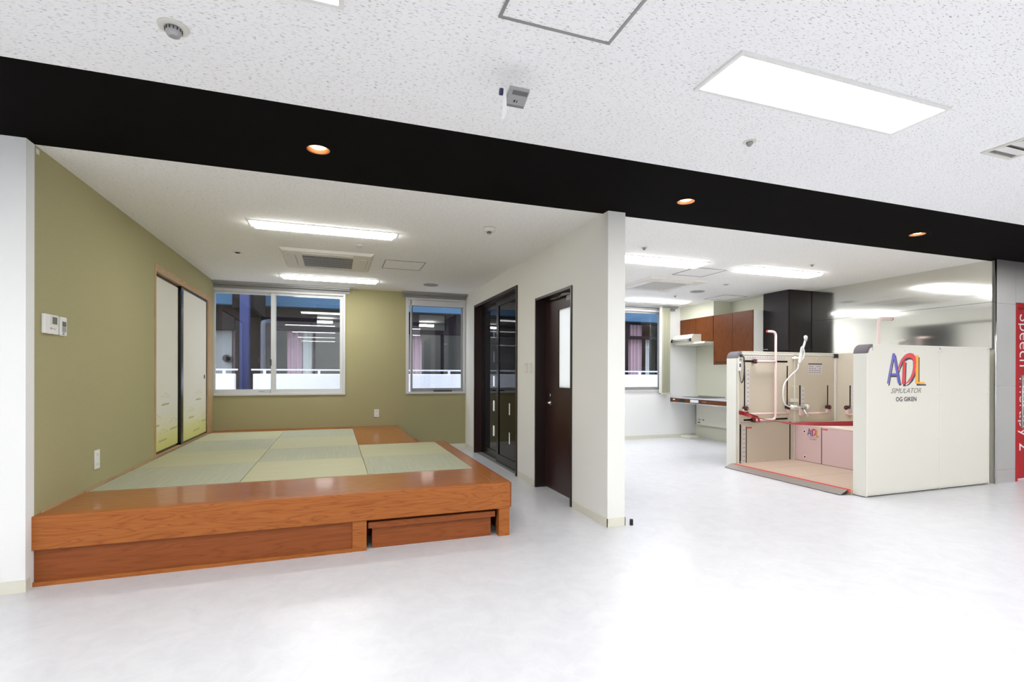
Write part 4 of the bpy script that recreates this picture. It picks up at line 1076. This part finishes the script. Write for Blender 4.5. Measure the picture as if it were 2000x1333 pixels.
# deck, edge strip, ramp
bm = B(); box(bm, 5.275, 6.40, BY0+.142, YI-.002, 0, .055); dk = obj('deck', bm, M['deck'], booth)
bm = B(); box(bm, 5.32, 6.38, 4.62, 4.624, .055, .0556); box(bm, 5.36, 5.364, BY0+.15, YI-.01, .055, .0556); box(bm, 5.32, 6.38, 5.2, 5.204, .055, .0556); obj('deck_joints', bm, M['ramp'], dk)
bm = B(); box(bm, 5.245, 5.275, BY0+.142, YI-.002, .03, .062); obj('red_edge_strip', bm, M['redline'], booth, bevel=.004)
bm = B(); prism(bm, [(5.14, .004), (5.25, .05), (5.25, .056), (5.135, .010)], 3.95, 5.655, 'y'); obj('ramp_plate', bm, M['ramp'], booth)
bm = B(); box(bm, 5.19, 5.245, 3.96, 5.64, 0, .022); obj('ramp_support', bm, M['dark'], booth)

# tub
TX = 6.385
tub = root('x', (6.8, 4.8, .05)); tub.name = 'tub'; tub.parent = booth; tub.location = Vector((6.8, 4.8, .05))-wloc(booth)
bm = B(); box(bm, TX, TX+.02, 5.19, YI-.012, .06, .565); fp = obj('front_panel', bm, M['pinkp'], tub)
bm = B(); box(bm, TX, TX+.02, BY0+.16, 5.178, .06, .565); fp2 = obj('front_panel', bm, M['pinkp'], tub)
bm = B(); box(bm, TX+.003, TX+.02, 5.178, 5.19, .06, .575); box(bm, TX+.003, TX+.02, BY0+.15, YI-.01, .05, .06); box(bm, TX+.003, TX+.02, YI-.012, YI-.008, .05, .58); obj('dark_joint', bm, M['slot'], tub)
bm = B()  # rim as four bars around the basin
box(bm, TX-.004, TX+.09, BY0+.15, YI-.01, .565, .60); box(bm, 7.11, 7.2, BY0+.15, YI-.01, .565, .60)
box(bm, TX+.09, 7.11, BY0+.15, BY0+.26, .565, .60); box(bm, TX+.09, 7.11, YI-.12, YI-.01, .565, .60)
obj('rim', bm, M['tubw'], tub, bevel=.008)
bm = B(); x0, x1, y0, y1 = TX+.09, 7.11, BY0+.26, YI-.12
d = .07; top = [(x0, y0), (x1, y0), (x1, y1), (x0, y1)]; bot = [(x0+d, y0+d), (x1-d, y0+d), (x1-d, y1-d), (x0+d, y1-d)]
A = [bm.verts.new((*p, .58)) for p in top]; C_ = [bm.verts.new((*p, .12)) for p in bot]
for i in range(4): bm.faces.new((A[i], A[(i+1) % 4], C_[(i+1) % 4], C_[i]))
bm.faces.new(C_); obj('basin', bm, M['tubw'], tub)
for yy, zz in ((5.455, .485), (5.447, .12)):
    bm = B(); lathe(bm, [(.026, 0), (.024, -.002)], (TX, yy, zz), 18, 'x'); obj('recessed_catch', bm, M['rail'], tub)
    bm = B(); lathe(bm, [(.013, -.002), (.012, -.004)], (TX, yy, zz), 14, 'x'); obj('catch_pin', bm, M['knob'], tub)
bm = B(); box(bm, TX-.001, TX, 5.09, 5.17, .535, .551); obj('red_label', bm, M['railred'], tub)
lg = bpy.data.objects.new('logo_plate', None); COL.objects.link(lg); lg.parent = booth; lg.location = Vector((TX, 5.315, .48))-wloc(booth)
lg.empty_display_size = .05
logo(lg, Vector((TX-.001, 5.315, .487)), Vector((0, -1, 0)), Vector((0, 0, 1)), Vector((-1, 0, 0)), .000255)

# tap with spout
FY_ = YI-.03
tap = root('bath_tap', (6.4, FY_, .75), 'chrome mixer tap on the far booth wall below the shower', 'tap')
bm = B(); tube(bm, [(6.27, FY_-.05, .83), (6.53, FY_-.05, .83)], .024, 14); b = obj('mixer_body', bm, M['chrome'], tap)
bm = B(); lathe(bm, [(.034, 0), (.036, -.03), (.028, -.055)], (6.27, FY_-.05, .83), 14, 'x'); obj('temperature_knob', bm, M['white'], tap)
bm = B(); lathe(bm, [(.036, 0), (.038, .03), (.03, .06)], (6.50, FY_-.05, .83), 14, 'x'); obj('flow_knob', bm, M['white'], tap)
for x in (6.33, 6.47):
    bm = B(); tube(bm, [(x, FY_-.04, .83), (x, YI-.008, .835)], .016, 12); obj('wall_union', bm, M['chrome'], tap)
bm = B(); tube(bm, arc([(6.42, FY_-.06, .82), (6.42, FY_-.13, .75), (6.42, FY_-.17, .70)], .03), .012, 10); obj('spout', bm, M['chrome'], tap)
bm = B(); box(bm, 6.26, 6.41, YI-.04, YI-.008, .90, .955); obj('tap_cover_plate', bm, M['base'], tap, bevel=.004)
sh = root('hand_shower', (6.4, YI-.08, .9), 'white hand shower with long white hose hanging on the booth wall', 'hand shower')
S = YI-.10
bm = B(); tube(bm, spline([(6.355, S, 1.47), (6.385, S, 1.60), (6.43, S-.01, 1.72), (6.45, S-.02, 1.80)]), .016, 12); hd = obj('handle', bm, M['white'], sh)
bm = B(); tube(bm, [(6.452, S-.02, 1.79), (6.445, S-.03, 1.825), (6.42, S-.05, 1.845), (6.405, S-.07, 1.835)], [.017, .023, .026, .020], 16); obj('spray_head', bm, M['white'], hd)
bm = B(); tube(bm, spline([(6.345, S, 1.46), (6.33, S+.01, 1.38), (6.22, S+.02, 1.29), (6.10, S+.02, 1.17), (6.06, S+.01, 1.0), (6.09, S, .88), (6.20, S, .83), (6.36, S+.03, .79)], 10), .0095, 10); obj('hose', bm, M['white'], sh)
bm = B(); tube(bm, spline([(6.35, S, 1.47), (6.42, S-.02, 1.56), (6.41, S-.03, 1.66), (6.375, S-.02, 1.70), (6.365, S, 1.55)], 8), .0085, 10); obj('upper_hose_loop', bm, M['white'], sh)
bm = B(); box(bm, 6.31, 6.40, YI-.09, YI-.01, 1.53, 1.56); box(bm, 6.355, 6.40, YI-.12, YI-.09, 1.51, 1.58); obj('wall_hook', bm, M['white'], sh, bevel=.005)

# red strap across the booth opening: ribbon with one twist
def ribbon(pts, widths, angles, thick=.0015):
    bm = B(); L_, R_ = [], []
    for p, w_, a in zip(pts, widths, angles):
        d = Vector((math.sin(a), 0, math.cos(a)))*w_/2
        L_.append(Vector(p)+d); R_.append(Vector(p)-d)
    off = Vector((thick, 0, 0))
    for i in range(len(pts)-1):
        for o, fl in ((Vector((0, 0, 0)), False), (off, True)):
            q = [bm.verts.new(v+o) for v in (L_[i], L_[i+1], R_[i+1], R_[i])]
            bm.faces.new(q if not fl else q[::-1])
    return bm
n = 40; pts, ws, an = [], [], []
ya, yb = YI-.002, BY0+.14
def lerp(t, ks):
    for (t0, v0), (t1, v1) in zip(ks, ks[1:]):
        if t <= t1: return v0+(v1-v0)*(t-t0)/(t1-t0)
    return ks[-1][1]
for k in range(n+1):
    t = k/n; y = ya+(yb-ya)*t
    z = lerp(t, [(0, .772), (.07, .758), (.14, .728), (.3, .706), (.5, .695), (.72, .724), (1, .772)])
    pts.append((5.345, y, z)); ws.append(.052)
    an.append(lerp(t, [(0, 0), (.06, .25), (.15, PI/2), (.40, PI/2), (.75, .35), (1, 0)]))
st = root('red_strap', (5.34, 4.8, .7), 'red safety strap stretched twisted across the booth opening', 'strap')
obj('webbing', ribbon(pts, ws, an), M['strap'], st)
bm = B(); tube(bm, spline([(5.42, YI-.12, .76), (5.44, YI-.13, .70), (5.48, YI-.13, .655), (5.54, YI-.13, .65), (5.58, YI-.12, .69), (5.59, YI-.11, .71)]), .004, 8)
for v in bm.verts: v.co.y = YI-.12+(v.co.y-(YI-.12))*5
obj('strap_loop', bm, M['strap'], st)
bm = B(); prism(bm, [(5.30, .80), (5.30, .75), (5.40, .745), (5.60, .69), (5.60, .715), (5.40, .775)], YI-.10, YI-.096, 'y'); obj('strap_tail', bm, M['strap'], st)
bm = B(); box(bm, 5.395, 5.42, YI-.105, YI-.088, .74, .785); obj('buckle', bm, M['dark'], st)

# wired remote on the far booth wall end
rc = root('wired_remote', (5.33, YI-.02, 1.3), 'small grey wired remote on the booth wall end with black curly cord', 'remote control')
bm = B(); box(bm, 5.315, 5.36, YI-.035, YI-.008, 1.35, 1.475); b = obj('handset', bm, M['greyp'], rc, bevel=.006)
b.data.materials[0] = M['white']
bm = B(); box(bm, 5.325, 5.35, YI-.037, YI-.035, 1.405, 1.455); obj('keypad', bm, M['dark'], b)
bm = B(); box(bm, 5.345, 5.385, YI-.012, YI-.006, 1.44, 1.55); cp = obj('cord_plate', bm, M['scale'], rc)
bm = B(); box(bm, 5.348, 5.383, YI-.014, YI-.012, 1.505, 1.515); box(bm, 5.355, 5.383, YI-.014, YI-.012, 1.45, 1.457); obj('printed_mark', bm, M['dark'], cp)
pts = []
base = spline([(5.37, YI-.03, 1.555), (5.40, YI-.035, 1.545), (5.412, YI-.035, 1.45), (5.41, YI-.035, 1.32), (5.39, YI-.035, 1.22), (5.362, YI-.035, 1.185)], 14)
bm = B(); tube(bm, base, .0085, 8); obj('coiled_cord', bm, M['dark'], rc)
bm = B(); tube(bm, spline([(5.362, YI-.035, 1.185), (5.345, YI-.035, 1.23), (5.336, YI-.03, 1.30), (5.336, YI-.025, 1.35)], 8), .004, 8); obj('thin_cord', bm, M['dark'], rc)
bm = B(); lathe(bm, [(.022, -.006), (.02, -.03)], (5.372, YI, 1.565), 14, 'y'); obj('plug', bm, M['dark'], rc)

# ------------------------------------------------------------------ outside the windows
YP = 10.3
r = root('balcony_parapet', (3, YP, 0), 'white rendered balcony parapet with a gap and white top rail outside windows', 'parapet')
bm = B(); box(bm, -5, -1.713, YP, YP+.16, -.3, 1.292); obj('wall_section', bm, M['parapet'], r, bevel=.015)
bm = B(); box(bm, -1.413, 12, YP, YP+.16, -.3, 1.292); obj('wall_section', bm, M['parapet'], r, bevel=.015)
for a, b in ((-5, -1.672), (-1.447, 12)):
    bm = B(); box(bm, a, b, YP+.04, YP+.09, 1.353, 1.382); obj('top_rail', bm, M['parapet'], r)
for x in (-3.5, -1.89, -1.227, -.282, .66, 2.25, 4.2, 5.8, 6.87, 8.8):
    bm = B(); box(bm, x-.022, x+.022, YP+.04, YP+.09, 1.292, 1.353); obj('rail_post', bm, M['parapet'], r)
bm = B(); box(bm, -5, 12, 8.85, YP, -.3, -.12); tag(obj('balcony_floor', bm, M['parapet']), 'balcony floor slab between windows and white parapet', 'balcony floor')
bm = B(); box(bm, -1.776, -1.612, 11.2, 11.40, -3, 4); tag(obj('blue_column', bm, M['bluepaint']), 'blue painted steel column standing in the parapet gap outside', 'column')
bm = B(); tube(bm, arc([(-1.363, 11.25, -3), (-1.363, 11.25, 2.33), (-1.27, 11.5, 2.38)], .05), .046, 14); tag(obj('drain_pipe', bm, M['pipe'], smooth=True), 'grey vertical drain pipe right of the blue column outside', 'drain pipe')
YO = 13.5
op = root('opposite_building', (3, YO, 0), 'dark facade across the courtyard with blue fascia, curtained windows and lit rooms', 'building')
holes_low = [(-2.95, -2.23, .3, 2.33), (-1.45, .95, .3, 2.36), (1.75, 3.5, .3, 2.36), (8.55, 10.2, .3, 2.40)]
bm = B(); x = -8
for h in holes_low:
    box(bm, x, h[0], YO, YO+.2, -3, 2.95); box(bm, h[0], h[1], YO, YO+.2, -3, h[2]); x = h[1]
    tr = {-1.45: (-.42, .95, 2.47, 2.86), 1.75: (2.12, 2.85, 2.47, 2.90), 8.55: (8.6, 10.0, 2.49, 2.86)}.get(h[0])
    if tr:
        box(bm, h[0], tr[0], YO, YO+.2, h[3], 2.95); box(bm, tr[1], h[1], YO, YO+.2, h[3], 2.95) if tr[1] < h[1] else None
        box(bm, tr[0], tr[1], YO, YO+.2, h[3], tr[2]); box(bm, tr[0], tr[1], YO, YO+.2, tr[3], 2.95)
    else: box(bm, h[0], h[1], YO, YO+.2, h[3], 2.95)
box(bm, x, 16, YO, YO+.2, -3, 2.95); obj('facade_wall', bm, M['facade'], op)
bm = B(); box(bm, -8, 16, YO-.25, YO+.2, 2.91, 6); obj('blue_fascia', bm, M['bluefascia'], op)
bm = B(); box(bm, -1.95, -1.55, 11.45, YO-.26, 2.62, 4); obj('dark_beam', bm, M['facade'], op)
bm = B(); box(bm, -8, 16, 17, 17.1, -1, 3); box(bm, -8, 16, YO+.2, 17, -.1, 0); box(bm, -8, 16, YO+.2, 17, 2.95, 3); box(bm, -8, -7.9, YO+.2, 17, 0, 2.95); box(bm, 15.9, 16, YO+.2, 17, 0, 2.95); obj('inner_room', bm, M['inner'], op)
for x0, x1 in ((-.505, -.455), (.9, .95), (2.72, 2.80), (9.6, 9.66)):
    bm = B(); box(bm, x0, x1, YO+.02, YO+.1, .3, 2.4); obj('window_mullion', bm, M['facade'], op)
def curtain(x0, x1, z0, z1, mt, amp=.03):
    bm = B(); n = int((x1-x0)/.02); a, b = [], []
    ph = random.random()*6
    for k in range(n+1):
        x = x0+(x1-x0)*k/n; y = YO+.32+amp*math.sin(ph+k*.95)+.4*amp*math.sin(k*.37)
        a.append(bm.verts.new((x, y, z0))); b.append(bm.verts.new((x, y, z1)))
    for k in range(n): bm.faces.new((a[k], a[k+1], b[k+1], b[k]))
    for f in list(bm.faces): f.smooth = True
    obj('curtain', bm, mt, op)
curtain(-1.12, -.78, .3, 2.42, M['curtain']); curtain(-.76, -.55, .3, 2.42, M['curtain2'])
curtain(-2.33, -2.22, .3, 2.4, M['curtain']); curtain(1.75, 2.25, .3, 2.42, M['curtain'])
curtain(8.62, 9.22, .3, 2.9, M['curtain']); curtain(9.4, 9.55, .3, 2.42, M['curtain2'])
bm = B(); box(bm, -2.95, -2.35, YO+.3, YO+.32, .3, 2.33); obj('roller_screen', bm, M['inner'], op)
bm = B(); lathe(bm, [(.09, 0), (.085, .06)], (-2.45, YO+.2, 1.66), 20, 'y'); box(bm, -2.46, -2.33, YO+.2, YO+.26, 1.56, 1.70); obj('wall_fan', bm, M['dark'], op)
for x, y in ((-.28, 16), (2.75, 16), (1.2, 16), (6.5, 15.6), (9.5, 16)):
    bm = B(); box(bm, x-.22, x+.22, y-.05, y+.05, 2.80, 2.86); obj('lit_tube_lamp', bm, M['lamp_out'], op)
bm = B(); box(bm, -8, 16, 8.85, 20, -3.1, -3.0); tag(obj('courtyard_ground', bm, M['facade']), 'courtyard ground below the balcony', 'ground')
